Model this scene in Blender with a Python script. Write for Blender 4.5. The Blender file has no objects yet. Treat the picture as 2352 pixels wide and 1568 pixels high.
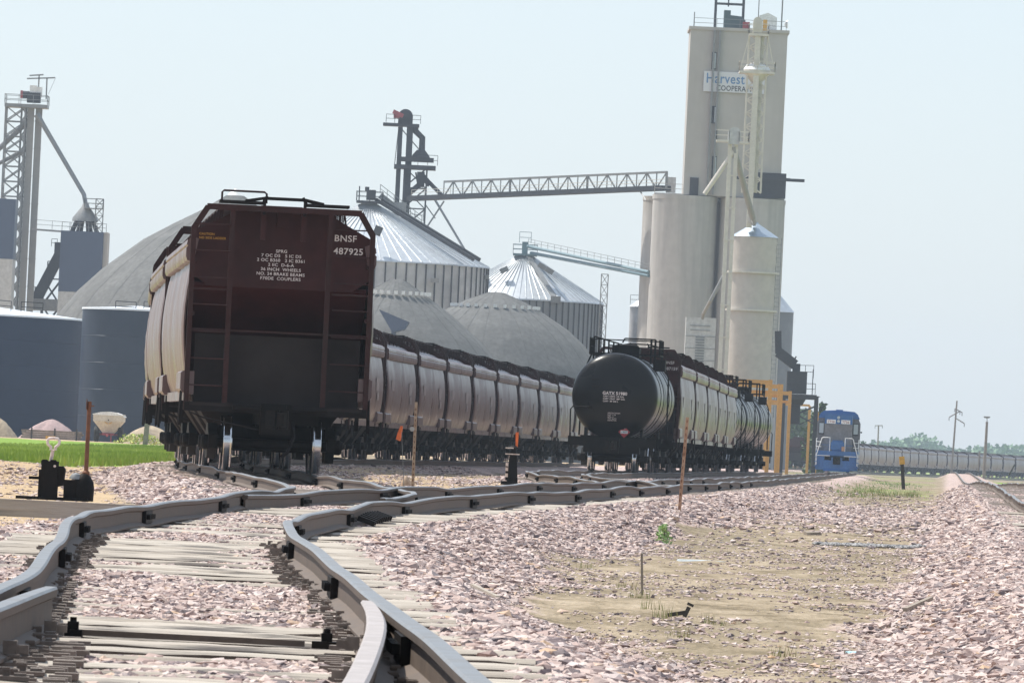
import bpy, math, random
import numpy as np
from mathutils import Vector, Matrix
rnd = random.Random(7); nr = np.random.RandomState(11)
sc = bpy.context.scene; COL = sc.collection
PI = math.pi
# ------------------------------------------------------------------ camera geometry
F = 18900.; RHO = math.atan(.047); CZ = .68
PT = math.atan((1016.6-784)*math.cos(RHO)/F)
def pp(u, v, d):
    """a point of the place that stands d metres away and is seen in direction (u, v)"""
    x = (u-1176)/F; y = (784-v)/F
    a = x*math.cos(RHO)-y*math.sin(RHO); b = x*math.sin(RHO)+y*math.cos(RHO)
    r = Vector((a, math.cos(PT)-b*math.sin(PT), math.sin(PT)+b*math.cos(PT)))
    return Vector((r.x/r.y*d, d, CZ+r.z/r.y*d))
def gnd(u, v, z):
    p = pp(u, v, 1.); t = (z-CZ)/(p.z-CZ); return Vector((p.x*t, t, z))
# ------------------------------------------------------------------ track geometry
class Spline:
    def __init__(s, pts):
        s.x = np.array([p[0] for p in pts], float); s.y = np.array([p[1] for p in pts], float)
        h = np.diff(s.x); dl = np.diff(s.y)/h; m = np.empty(len(s.x))
        m[1:-1] = (dl[:-1]*h[1:]+dl[1:]*h[:-1])/(h[1:]+h[:-1]); m[0] = dl[0]; m[-1] = dl[-1]; s.m = m
    def __call__(s, q):
        q = np.asarray(q, float); k = np.clip(np.searchsorted(s.x, q)-1, 0, len(s.x)-2)
        h = s.x[k+1]-s.x[k]; t = (q-s.x[k])/h; tt = np.clip(t, 0, 1)
        y = ((2*tt**3-3*tt**2+1)*s.y[k]+(tt**3-2*tt**2+tt)*h*s.m[k]+(-2*tt**3+3*tt**2)*s.y[k+1]+(tt**3-tt**2)*h*s.m[k+1])
        return y+np.where(t < 0, t*h*s.m[0], 0)+np.where(t > 1, (t-1)*h*s.m[-1], 0)
    def slope(s, q): return float((s(q+.5)-s(q-.5)))
TH = Spline([(-200,9.),(10,-.30),(20,-.66),(26,-.90),(32.5,-1.17),(40,-1.49),(48,-1.83),(56,-2.19),(62,-2.38),(68,-2.42),(75,-2.29),(83,-2.13),(90,-1.98),(97,-1.88),
  (103,-1.90),(109,-2.13),(115,-2.55),(122,-3.02),(130,-3.48),(138,-3.92),(155,-5.0),(174,-6.1),(195,-7.0),(225,-7.4),(255,-6.95),(277,-6.05),
  (300,-4.9),(350,-2.3),(421,1.6),(640,14.5),(820,23.6),(1000,32.2),(1150,40.8),(1260,50.5),(1360,61.5),(1450,73.5),(1520,85),(1580,96.5),(1640,109.5),(1720,129),(1800,150)])
TM = Spline([(76,-2.28),(83,-2.13),(93,-1.70),(100,-1.28),(110,-.66),(126,.35),(147,1.55),(165,2.62),(185,3.72),(204,4.68),(250,7.05),(300,9.5),(400,14.4),(590,23.8),(700,29)])
TT = Spline([(160,2.35),(165,2.6),(175,2.4),(190,1.98),(207,1.45),(222,1.32),(240,1.72),(258,2.5),(278,3.54),(300,4.8),(340,6.85),(385,9.1),(430,12.1),(470,15.0)])
TR = Spline([(-100,-2.),(60,5.55),(166,11.15),(344,20.6),(600,34.1),(744,41.7),(1000,55)])
ZT = Spline([(-300,0),(0,0),(150,0),(278,-.13),(421,-.25),(590,-.36),(1000,-.85),(1500,-1.5),(2400,-2.2),(4000,-3)])
ZR = Spline([(-100,0),(130,0),(166,0),(246,.1),(364,-.05),(480,-.42),(560,-.54),(700,-.42),(900,-.2),(1100,-.6)])
TRACKS = [(TH, ZT, -300, 1800), (TM, ZT, 80, 700), (TT, ZT, 165, 470), (TR, ZR, -300, 1000)]
def smooth(t): t = np.clip(t, 0, 1); return t*t*(3-2*t)
# cheap numpy value noise
_perm = nr.rand(256, 256)
def vnoise(x, y):
    xi = np.floor(x).astype(int); yi = np.floor(y).astype(int); fx = smooth(x-xi); fy = smooth(y-yi)
    g = lambda a, b: _perm[a % 256, b % 256]
    return (g(xi, yi)*(1-fx)+g(xi+1, yi)*fx)*(1-fy)+(g(xi, yi+1)*(1-fx)+g(xi+1, yi+1)*fx)*fy
def fbm(x, y, o=3):
    s = 0; a = .5
    for k in range(o): s = s+a*vnoise(x*2**k+17*k, y*2**k+5*k); a *= .5
    return s
def track_dist(X, Y):
    """distance to the nearest track centre line and that track's rail height"""
    best = np.full(np.shape(X), 1e9); zt = np.zeros(np.shape(X))
    for c, z, a, b in TRACKS:
        dd = np.abs(X-c(Y)); dd = dd+np.maximum(a-Y, 0)+np.maximum(Y-b, 0)
        m = dd < best; best = np.where(m, dd, best); zt = np.where(m, z(Y), zt)
    return best, zt
def ground_z(X, Y):
    X = np.asarray(X, float); Y = np.asarray(Y, float)
    right = smooth((X-TM(np.clip(Y, 83, 700)))/2.)
    base = ZT(Y)-.45-.12*right*smooth((Y-5)/40)*smooth((420-Y)/200)+.10*(fbm(X*.45, Y*.12)-.45)
    left = smooth((TH(Y)-3.-X)/2.5)*smooth((Y-90)/60)*smooth((700-Y)/50)
    base = base+.10*left
    z = base
    for c, zt, a, b in TRACKS:
        dd = np.abs(X-c(Y))+np.maximum(a-Y, 0)*.3+np.maximum(Y-b, 0)*.3
        w = 1-smooth((dd-1.35)/1.5); z = np.maximum(z, base*(1-w)+(zt(Y)-.206)*w)
    # between the tracks beyond the switch the ground is filled up
    f = smooth((X-TH(Y))/1.)*smooth((TM(np.clip(Y, 83, 700))-X)/1.)*smooth((Y-90)/10)*smooth((300-Y)/60)
    z = np.maximum(z, ZT(Y)-.33-(1-f)*5)
    return z
# ------------------------------------------------------------------ materials
def new_mat(name):
    m = bpy.data.materials.new(name); m.use_nodes = True; nt = m.node_tree
    return m, nt, nt.nodes['Principled BSDF']
def N(nt, t, **kw):
    n = nt.nodes.new(t)
    for k, v in kw.items():
        if k in n.inputs: n.inputs[k].default_value = v
        else: setattr(n, k, v)
    return n
def mix(nt, fac, a, b, mode='MIX'):
    n = nt.nodes.new('ShaderNodeMix'); n.data_type = 'RGBA'; n.blend_type = mode
    for sock, val in ((n.inputs[0], fac), (n.inputs[6], a), (n.inputs[7], b)):
        if hasattr(val, 'links') or isinstance(val, bpy.types.NodeSocket): nt.links.new(val, sock)
        else: sock.default_value = val if not isinstance(val, tuple) else (*val, 1)[:4]
    return n.outputs[2]
def ramp(nt, inp, stops):
    n = nt.nodes.new('ShaderNodeValToRGB'); e = n.color_ramp.elements
    while len(e) > len(stops): e.remove(e[-1])
    while len(e) < len(stops): e.new(1.)
    for k, (p, c) in enumerate(stops):
        e[k].position = p; e[k].color = (*c, 1)[:4] if isinstance(c, tuple) else (c, c, c, 1)
    nt.links.new(inp, n.inputs[0]); return n.outputs[0]
def noise(nt, vec, scale, detail=4, rough=.55):
    n = N(nt, 'ShaderNodeTexNoise', Scale=scale, Detail=detail, Roughness=rough)
    if vec is not None: nt.links.new(vec, n.inputs['Vector'])
    return n.outputs['Fac']
def scaled(nt, vec, s):
    n = N(nt, 'ShaderNodeMapping'); n.inputs['Scale'].default_value = s; nt.links.new(vec, n.inputs['Vector']); return n.outputs[0]
def M(name, col, rough=.6, metal=0., dirt=None, amt=.5, vs=2., var=.18, bump=0., bs=20., streak=False, rv=.12, spec=.5, coat=0.):
    m, nt, b = new_mat(name)
    tc = N(nt, 'ShaderNodeTexCoord').outputs['Object']
    if streak: tc2 = scaled(nt, tc, (3., 3., .25))
    else: tc2 = tc
    n1 = noise(nt, tc2, vs, 5); n2 = noise(nt, tc, vs*4.3, 4)
    lo = tuple(c*(1-var) for c in col); hi = tuple(min(1, c*(1+var)) for c in col)
    c = ramp(nt, n2, [(.3, lo), (.7, hi)])
    if dirt: c = mix(nt, ramp(nt, n1, [(.42, 0.), (.68, amt)]), c, dirt)
    nt.links.new(c, b.inputs['Base Color'])
    r = N(nt, 'ShaderNodeMapRange'); r.inputs['To Min'].default_value = max(.03, rough-rv); r.inputs['To Max'].default_value = min(1, rough+rv)
    nt.links.new(n1, r.inputs['Value']); nt.links.new(r.outputs[0], b.inputs['Roughness'])
    b.inputs['Metallic'].default_value = metal; b.inputs['Specular IOR Level'].default_value = spec
    if coat: b.inputs['Coat Weight'].default_value = coat; b.inputs['Coat Roughness'].default_value = .12
    if bump:
        bn = N(nt, 'ShaderNodeBump', Strength=.6, Distance=bump); nt.links.new(noise(nt, tc, bs, 3), bn.inputs['Height'])
        nt.links.new(bn.outputs[0], b.inputs['Normal'])
    return m
def side_mat():
    m, nt, b = new_mat('car_side_paint'); tc = N(nt, 'ShaderNodeTexCoord').outputs['Object']
    st = scaled(nt, tc, (.2, 1.0, .10)); n1 = noise(nt, st, 1.1, 6, .62); n2 = noise(nt, scaled(nt, tc, (.2, 3.2, .22)), 1., 4, .6); n3 = noise(nt, tc, .5, 4)
    c = ramp(nt, n1, [(.34, (.050,.018,.017)), (.45, (.095,.048,.046)), (.56, (.13,.082,.077)), (.70, (.23,.175,.165))])
    c = mix(nt, ramp(nt, n3, [(.4, 0.), (.7, .3)]), c, (.17,.12,.11))
    nt.links.new(c, b.inputs['Base Color']); nt.links.new(ramp(nt, n1, [(.3, .20), (.7, .50)]), b.inputs['Roughness'])
    b.inputs['Specular IOR Level'].default_value = .6
    b1 = N(nt, 'ShaderNodeBump', Strength=.6, Distance=.030); nt.links.new(n1, b1.inputs['Height'])
    b2 = N(nt, 'ShaderNodeBump', Strength=.5, Distance=.004); nt.links.new(n2, b2.inputs['Height']); nt.links.new(b1.outputs[0], b2.inputs['Normal']); nt.links.new(b2.outputs[0], b.inputs['Normal'])
    return m
MAT = dict(
 brown=M('freight_car_brown', (.046,.0165,.016), .5, spec=.10, dirt=(.036,.019,.0175), amt=.6, vs=1.1, bump=.004, bs=3),
 brown_frame=M('brown_frame_paint', (.040,.0165,.0155), .55, spec=.12, dirt=(.03,.022,.02), amt=.6, vs=2),
 grime=M('grimy_grey_brown', (.013,.0108,.0105), .7, spec=.06, dirt=(.022,.019,.018), amt=.6, vs=.8),
 slope=M('slope_sheet_brown', (.048,.012,.0115), .6, spec=.06, dirt=(.030,.011,.010), amt=.6, vs=.7),
 side=side_mat(),
 roof=M('roof_brown', (.12,.085,.078), .45, dirt=(.2,.17,.15), amt=.6, vs=1.),
 black=M('under_black', (.007,.0066,.0063), .65, spec=.06, dirt=(.016,.013,.011), amt=.6, vs=3),
 iron=M('dark_iron', (.013,.012,.0115), .6, spec=.06, metal=.2, dirt=(.024,.018,.015), amt=.6, vs=6, bump=.002, bs=40),
 tread=M('polished_wheel_tread', (.55,.55,.56), .14, metal=1., var=.05),
 white_letter=M('white_lettering', (.66,.60,.58), .6, var=.08),
 yellow_letter=M('yellow_lettering', (.55,.28,.03), .6, var=.08),
 tank=M('tank_black', (.007,.007,.0075), .29, dirt=(.014,.013,.013), amt=.5, vs=1., bump=.002, bs=1.2, spec=.16, rv=.06),
 blue=M('locomotive_blue', (.028,.12,.33), .42, dirt=(.05,.13,.25), amt=.5, vs=2.),
 loco_grey=M('locomotive_grey', (.20,.195,.205), .5, spec=.2, dirt=(.16,.155,.155), amt=.5, vs=1.4),
 white=M('white_paint', (.78,.78,.76), .5, dirt=(.6,.58,.54), amt=.4),
 offwhite=M('off_white_panel', (.50,.50,.49), .6, dirt=(.42,.42,.40), amt=.5, vs=.6),
 red=M('red_paint', (.42,.03,.035), .45),
 red2=M('faded_red_paint', (.34,.06,.07), .5, dirt=(.2,.05,.05)),
 concrete=M('slipform_concrete', (.47,.445,.415), .85, dirt=(.35,.335,.315), amt=1., vs=.22, var=.07, streak=True, bump=.03, bs=.8),
 concrete2=M('shaft_concrete', (.445,.42,.39), .85, dirt=(.36,.342,.318), amt=.7, vs=.12, var=.06, streak=True),
 tan_steel=M('tan_painted_steel', (.62,.58,.50), .5, dirt=(.50,.46,.39), amt=.5, vs=1.2, var=.08),
 tan_bin=M('tan_corrugated_steel', (.50,.455,.40), .55, dirt=(.44,.40,.35), amt=.5, vs=.3, var=.08),
 galv=M('galvanised_steel', (.56,.59,.61), .38, metal=.55, dirt=(.40,.42,.44), amt=.5, vs=.4, var=.1),
 galv_wall=M('galvanised_bin_wall', (.46,.465,.48), .5, metal=.3, dirt=(.24,.25,.28), amt=.6, vs=.25, var=.12),
 bin_wall=M('grey_bin_wall', (.20,.215,.235), .55, metal=.2, dirt=(.16,.17,.19), amt=.5, vs=.25, var=.08),
 dark_steel=M('dark_grey_steel', (.045,.048,.056), .65, spec=.2, dirt=(.05,.05,.056), amt=.5, vs=1.),
 grey_steel=M('mid_grey_steel', (.20,.21,.215), .5, dirt=(.27,.26,.25), amt=.5, vs=1.),
 teal_steel=M('teal_grey_steel', (.16,.24,.27), .5),
 duct=M('beige_leg_casing', (.29,.283,.265), .55, dirt=(.23,.23,.22), amt=.5, vs=.6, var=.05),
 dome=M('grey_dome_shingle', (.118,.119,.115), .9, dirt=(.092,.093,.091), amt=.7, vs=.5, var=.22, bump=.05, bs=2.),
 navy=M('navy_tank_paint', (.011,.024,.062), .55, dirt=(.016,.030,.068), amt=.7, vs=.25, var=.08, spec=.10),
 navy2=M('slate_tank_paint', (.021,.034,.062), .45, dirt=(.029,.042,.070), amt=.7, vs=.25, var=.08, spec=.2),
 slate=M('slate_blue_cladding', (.050,.075,.135), .5, var=.05),
 tank_roof=M('white_tank_roof', (.72,.76,.80), .4, metal=.1, var=.05),
 bin_blue=M('blue_bin_roof', (.36,.43,.50), .4, metal=.5),
 orange_gantry=M('orange_yellow_gantry', (.56,.29,.065), .55, dirt=(.45,.25,.09), amt=.4),
 teal_box=M('dark_teal_cladding', (.045,.085,.095), .5),
 rail_side=M('rail_web_steel', (.105,.080,.064), .7, spec=.3, dirt=(.155,.115,.088), amt=.6, vs=5, bump=.001, bs=60),
 rail_top=M('rail_head_steel', (.22,.225,.23), .45, metal=.6, dirt=(.18,.165,.15), amt=.45, vs=2.5, var=.08),
 point_top=M('worn_point_steel', (.36,.325,.315), .6, metal=.2, dirt=(.27,.245,.23), amt=.5, vs=2.5),
 rust=M('rusty_steel', (.19,.075,.035), .8, dirt=(.10,.045,.03), amt=.8, vs=9, bump=.002, bs=60),
 rust_light=M('light_rusty_post', (.42,.26,.17), .8, dirt=(.30,.14,.07), amt=.9, vs=9),
 post_beige=M('pale_weathered_post', (.48,.36,.26), .8, dirt=(.32,.2,.13), amt=.8, vs=12),
 orange=M('hi_vis_orange', (.80,.16,.03), .6),
 yellow=M('yellow_marker', (.65,.36,.06), .6),
 weathered=M('weathered_grey_wood', (.27,.225,.18), .85, dirt=(.15,.12,.095), amt=.7, vs=3),
 darkwood=M('dark_post', (.05,.045,.04), .85),
 bare=M('worn_bright_handle', (.74,.65,.60), .5, metal=.2, dirt=(.50,.34,.28), amt=.6, vs=14),
 plate=M('brown_tie_plate_steel', (.19,.155,.13), .75, dirt=(.10,.078,.064), amt=.8, vs=7, bump=.002, bs=60),
 end_grime=M('dusty_end_plate', (.021,.0165,.016), .7, spec=.08, dirt=(.036,.031,.029), amt=.7, vs=.8),
 faded_mark=M('faded_side_stencil', (.30,.25,.24), .4, dirt=(.15,.11,.105), amt=.9, vs=4.),
 tie_flank_shade=M('creosote_and_shade_flank', (.060,.046,.036), .9, dirt=(.13,.105,.085), amt=.7, vs=6.),  # creosote brown, darkened further to paint shade on the tie fronts
 rubber=M('tyre_rubber', (.025,.025,.026), .85),
 cream=M('cream_hopper_plastic', (.62,.56,.46), .5, dirt=(.5,.42,.33), amt=.6, vs=1.6),
 glass=M('window_glass', (.52,.58,.60), .12, spec=.8, var=.05),  # pale base stands in for bright sky seen through the cab panes
 sign=M('sign_board', (.62,.63,.66), .6, var=.04),
 sign_blue=M('sign_blue_letters', (.10,.22,.42), .6), sign_black=M('sign_black_letters', (.035,.035,.045), .6),
 litter_blue=M('pale_blue_plastic', (.45,.72,.80), .4), pvc=M('grey_sheet', (.42,.46,.47), .5),
)
def wood_mat():
    m, nt, b = new_mat('bleached_tie_wood'); tc = N(nt, 'ShaderNodeTexCoord').outputs['Object']
    st = scaled(nt, tc, (.6, 14., 14.)); n1 = noise(nt, st, 2.4, 6, .65); n2 = noise(nt, tc, 2.2, 4)
    oi = N(nt, 'ShaderNodeObjectInfo').outputs['Random']
    c = ramp(nt, n1, [(.30, (.10,.08,.065)), (.44, (.33,.29,.24)), (.62, (.41,.36,.305)), (.8, (.49,.44,.38))])
    c = mix(nt, ramp(nt, n2, [(.4, 0.), (.75, .6)]), c, (.30,.25,.20))
    c = mix(nt, .35, c, ramp(nt, oi, [(0., (.26,.225,.19)), (1., (.58,.54,.48))]), 'MIX')
    nt.links.new(c, b.inputs['Base Color']); b.inputs['Roughness'].default_value = .9
    bn = N(nt, 'ShaderNodeBump', Strength=.9, Distance=.012); nt.links.new(n1, bn.inputs['Height']); nt.links.new(bn.outputs[0], b.inputs['Normal'])
    return m
MAT['tie'] = wood_mat()
def stone_mat():
    m, nt, b = new_mat('pink_quartzite_stone')
    at = N(nt, 'ShaderNodeAttribute', attribute_name='tone').outputs['Fac']
    c = ramp(nt, at, [(0., (.12,.095,.10)), (.10, (.22,.165,.165)), (.22, (.40,.285,.25)), (.5, (.54,.42,.375)), (.75, (.63,.52,.47)), (.88, (.54,.45,.43)), (.95, (.54,.35,.20)), (1., (.70,.64,.59))])
    tc = N(nt, 'ShaderNodeTexCoord').outputs['Object']; n = noise(nt, tc, 45, 4)
    c = mix(nt, .5, c, ramp(nt, n, [(.3, .55), (.7, 1.)]), 'MULTIPLY')
    nt.links.new(c, b.inputs['Base Color']); b.inputs['Roughness'].default_value = .75
    bn = N(nt, 'ShaderNodeBump', Strength=.5, Distance=.006); nt.links.new(n, bn.inputs['Height']); nt.links.new(bn.outputs[0], b.inputs['Normal'])
    return m
MAT['stone'] = stone_mat()
def ground_mat():
    m, nt, b = new_mat('yard_ground')
    geo = N(nt, 'ShaderNodeNewGeometry').outputs['Position']
    A = lambda n: N(nt, 'ShaderNodeAttribute', attribute_name=n).outputs['Fac']
    # gravel seen as stones: voronoi cells with their own tone
    vo = N(nt, 'ShaderNodeTexVoronoi', Scale=15.); nt.links.new(geo, vo.inputs['Vector'])
    sep = N(nt, 'ShaderNodeSeparateColor'); nt.links.new(vo.outputs['Color'], sep.inputs[0])
    grav = ramp(nt, sep.outputs[0], [(0., (.15,.11,.115)), (.15, (.32,.23,.215)), (.45, (.49,.375,.35)), (.8, (.58,.47,.435)), (.93, (.48,.32,.22)), (1., (.6,.54,.5))])
    big = noise(nt, scaled(nt, geo, (1., .25, 1.)), .5, 4); fine = noise(nt, geo, 9., 5, .65); mid = noise(nt, scaled(nt, geo, (1., .3, 1.)), 2.2, 5, .6)
    grav = mix(nt, ramp(nt, big, [(.4, 0.), (.75, .45)]), grav, (.46,.365,.33))
    dirt = ramp(nt, mid, [(.28, (.10,.078,.046)), (.40, (.20,.158,.10)), (.55, (.31,.25,.172)), (.75, (.41,.34,.25))])
    dirt = mix(nt, ramp(nt, fine, [(.56, 0.), (.70, .7)]), dirt, (.48,.385,.31))
    dirt = mix(nt, ramp(nt, fine, [(.27, .85), (.40, 0.)]), dirt, (.10,.08,.05))
    dirt = mix(nt, ramp(nt, big, [(.36, .55), (.52, 0.)]), dirt, (.15,.125,.075))
    tan = ramp(nt, mid, [(.3, (.40,.29,.175)), (.7, (.49,.37,.235))])
    tan = mix(nt, ramp(nt, fine, [(.55, 0.), (.75, .5)]), tan, (.40,.28,.17))
    grass = ramp(nt, mid, [(.3, (.13,.22,.025)), (.55, (.19,.30,.035)), (.75, (.25,.35,.05))])
    wob = N(nt, 'ShaderNodeMath', operation='MULTIPLY_ADD'); nt.links.new(mid, wob.inputs[0]); wob.inputs[1].default_value = 1.3; wob.inputs[2].default_value = -.65
    def msk(name):
        a = N(nt, 'ShaderNodeMath', operation='ADD'); nt.links.new(A(name), a.inputs[0]); nt.links.new(wob.outputs[0], a.inputs[1])
        return ramp(nt, a.outputs[0], [(.30, 0.), (.70, 1.)])
    c = mix(nt, msk('ballast'), dirt, grav); c = mix(nt, msk('road'), c, tan); c = mix(nt, msk('grass'), c, grass)
    nt.links.new(c, b.inputs['Base Color']); b.inputs['Roughness'].default_value = .95; b.inputs['Specular IOR Level'].default_value = .2
    bn = N(nt, 'ShaderNodeBump', Strength=.8, Distance=.04); nt.links.new(vo.outputs['Distance'], bn.inputs['Height'])
    bn2 = N(nt, 'ShaderNodeBump', Strength=.7, Distance=.05); nt.links.new(fine, bn2.inputs['Height']); nt.links.new(bn.outputs[0], bn2.inputs['Normal'])
    nt.links.new(bn2.outputs[0], b.inputs['Normal'])
    return m
MAT['ground'] = ground_mat()
def leaf_mat(name, a, bb):
    m, nt, b = new_mat(name); at = N(nt, 'ShaderNodeAttribute', attribute_name='tone').outputs['Fac']
    nt.links.new(ramp(nt, at, [(0., a), (1., bb)]), b.inputs['Base Color']); b.inputs['Roughness'].default_value = .6
    b.inputs['Specular IOR Level'].default_value = .25
    return m
MAT['blade'] = leaf_mat('grass_blade', (.10,.20,.02), (.58,.62,.13))
MAT['leaf'] = leaf_mat('tree_leaf', (.030,.07,.016), (.10,.17,.04))
MAT['weed'] = leaf_mat('weed_leaf', (.20,.33,.10), (.42,.56,.24))
MAT['straw'] = leaf_mat('dry_straw', (.34,.28,.14), (.30,.34,.12))
MAT['hazed_leaf'] = leaf_mat('hazed_tree_leaf', (.10,.19,.10), (.22,.34,.18))  # leaves paled: distance haze put into the colour of the woods
MAT['bark'] = M('bark', (.12,.09,.065), .9, bump=.02, bs=8)
MAT['pile_pink'] = M('pink_gravel_heap', (.36,.255,.245), .95, dirt=(.27,.2,.195), amt=.8, vs=4, bump=.05, bs=8)
MAT['pile_tan'] = M('tan_soil_heap', (.40,.32,.22), .95, dirt=(.28,.22,.16), amt=.9, vs=1.2, bump=.15, bs=3)
MAT['grey_stone'] = M('grey_gravel_heap', (.36,.35,.345), .9, dirt=(.15,.15,.15), amt=.9, vs=9, bump=.04, bs=14)
# ------------------------------------------------------------------ mesh building
class MB:
    def __init__(s): s.v = []; s.f = []; s.m = []
    def add(s, vs, fs, m=0):
        o = len(s.v); s.v += [tuple(p) for p in vs]; s.f += [tuple(i+o for i in f) for f in fs]; s.m += [m]*len(fs); return s
    def box(s, c, d, m=0, mat=None, taper=None):
        x, y, z = d[0]/2, d[1]/2, d[2]/2; t = taper or 1.
        vs = [Vector((a*x*(t if k > 0 else 1), b*y*(t if k > 0 else 1), k*z)) for k in (-1, 1) for a, b in ((-1,-1),(1,-1),(1,1),(-1,1))]
        if mat is not None: vs = [mat @ p for p in vs]
        vs = [p+Vector(c) for p in vs]
        return s.add(vs, [(3,2,1,0),(4,5,6,7),(0,1,5,4),(1,2,6,5),(2,3,7,6),(3,0,4,7)], m)
    def bar(s, p, q, w, h=None, m=0):
        p = Vector(p); q = Vector(q); d = q-p; L = d.length
        if L < 1e-6: return s
        d /= L; up = Vector((0,0,1)) if abs(d.z) < .95 else Vector((0,1,0)); x = d.cross(up).normalized(); y = x.cross(d)
        h = h or w; vs = []
        for c in (p, q): vs += [c+x*a*w/2+y*b*h/2 for a, b in ((-1,-1),(1,-1),(1,1),(-1,1))]
        return s.add(vs, [(0,1,2,3),(7,6,5,4),(0,4,5,1),(1,5,6,2),(2,6,7,3),(3,7,4,0)], m)
    def tube(s, pts, r, n=8, m=0):
        pts = [Vector(p) for p in pts]; rs = r if isinstance(r, (list, tuple)) else [r]*len(pts); o = []; px = None
        for i, p in enumerate(pts):
            d = (pts[min(i+1, len(pts)-1)]-pts[max(i-1, 0)]).normalized()
            if px is None:
                up = Vector((0,0,1)) if abs(d.z) < .9 else Vector((0,1,0)); px = d.cross(up).normalized()
            px = (px-d*px.dot(d)).normalized(); py = d.cross(px)
            o += [p+px*math.cos(2*PI*k/n)*rs[i]+py*math.sin(2*PI*k/n)*rs[i] for k in range(n)]
        fs = [(i*n+k, i*n+(k+1) % n, (i+1)*n+(k+1) % n, (i+1)*n+k) for i in range(len(pts)-1) for k in range(n)]
        fs += [tuple(range(n-1, -1, -1)), tuple((len(pts)-1)*n+k for k in range(n))]
        return s.add(o, fs, m)
    def lathe(s, prof, c, n=32, m=0, axis='z', cap=True):
        o = []
        for r, z in prof:
            for k in range(n):
                a = 2*PI*k/n; x, y = r*math.cos(a), r*math.sin(a)
                o.append(Vector((x, y, z) if axis == 'z' else ((z, x, y) if axis == 'x' else (y, z, x)))+Vector(c))
        fs = [(i*n+k, i*n+(k+1) % n, (i+1)*n+(k+1) % n, (i+1)*n+k) for i in range(len(prof)-1) for k in range(n)]
        if cap: fs += [tuple(range(n-1, -1, -1)), tuple((len(prof)-1)*n+k for k in range(n))]
        return s.add(o, fs, m)
    def loft(s, secs, m=0, cap=True, closed=True):
        n = len(secs[0]); o = [p for q in secs for p in q]; kk = n if closed else n-1
        fs = [(i*n+k, i*n+(k+1) % n, (i+1)*n+(k+1) % n, (i+1)*n+k) for i in range(len(secs)-1) for k in range(kk)]
        if cap and closed: fs += [tuple(range(n-1, -1, -1)), tuple((len(secs)-1)*n+k for k in range(n))]
        return s.add(o, fs, m)
    def prism(s, poly, y0, y1, m=0):      # polygon in (x, z) pushed along y
        return s.loft([[(x, y0, z) for x, z in poly], [(x, y1, z) for x, z in poly]], m)
    def prism_x(s, poly, x0, x1, m=0):    # polygon in (y, z) pushed along x
        return s.loft([[(x0, y, z) for y, z in poly], [(x1, y, z) for y, z in poly]], m)
    def build(s, name, mats, parent=None, loc=None, sharp=32, off=None):
        me = bpy.data.meshes.new(name)
        o = Vector(off) if off is not None else Vector((0,0,0))
        me.from_pydata([Vector(p)-o for p in s.v], [], s.f)
        for q in (mats if isinstance(mats, (list, tuple)) else [mats]): me.materials.append(MAT[q])
        me.polygons.foreach_set('material_index', s.m)
        import bmesh as _b
        bm = _b.new(); bm.from_mesh(me); _b.ops.recalc_face_normals(bm, faces=bm.faces); bm.to_mesh(me); bm.free()
        me.polygons.foreach_set('use_smooth', [True]*len(me.polygons)); me.set_sharp_from_angle(angle=math.radians(sharp))
        ob = bpy.data.objects.new(name, me); COL.objects.link(ob)
        if parent: ob.parent = parent
        if loc is not None: ob.location = loc
        return ob
def thing(name, label, cat, loc=(0,0,0), rz=0., group=None):
    o = bpy.data.objects.new(name, None); COL.objects.link(o); o.location = loc; o.rotation_euler = (0,0,rz); o.empty_display_size = .2
    o['label'] = label; o['category'] = cat
    if group: o['group'] = group
    return o
def tag(o, label=None, cat=None, group=None, kind=None):
    for k, v in (('label', label), ('category', cat), ('group', group), ('kind', kind)):
        if v: o[k] = v
    return o
def dup(root, loc, rz, label, group=None):
    r = root.copy(); COL.objects.link(r); r.location = loc; r.rotation_euler = (0,0,rz); r['label'] = label
    if group: r['group'] = group
    def rec(src, dst):
        for ch in list(src.children):
            if ch.get('solo'): continue
            c = ch.copy(); COL.objects.link(c); c.parent = dst; rec(ch, c)
    rec(root, r); return r
def text(s, size, x, z, y, mat, parent, name='lettering', align='LEFT', face=-1, bold=.0, sx=1.):
    """flat lettering in the plane y, reading from -y (face -1) or along the side of +x (face 2)"""
    cu = bpy.data.curves.new('t', 'FONT'); cu.body = s; cu.size = size; cu.align_x = align; cu.offset = bold*size; cu.resolution_u = 3; cu.space_character = 1.06
    ob = bpy.data.objects.new('t', cu); COL.objects.link(ob); dg = bpy.context.evaluated_depsgraph_get(); dg.update()
    me = bpy.data.meshes.new_from_object(ob.evaluated_get(dg)); bpy.data.objects.remove(ob); bpy.data.curves.remove(cu)
    me.name = name; me.materials.clear(); me.materials.append(MAT[mat])
    for v in me.vertices:
        a, b = v.co.x*sx, v.co.y
        v.co = (x+a, y, z+b)
    o = bpy.data.objects.new(name, me); COL.objects.link(o); o.parent = parent; return o
ORD = ['first','second','third','fourth','fifth','sixth','seventh','eighth','ninth','tenth','eleventh','twelfth','thirteenth','fourteenth','fifteenth','sixteenth','seventeenth','eighteenth','nineteenth','twentieth','twenty-first','twenty-second','twenty-third','twenty-fourth','twenty-fifth','twenty-sixth','twenty-seventh','twenty-eighth','twenty-ninth','thirtieth']
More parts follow.
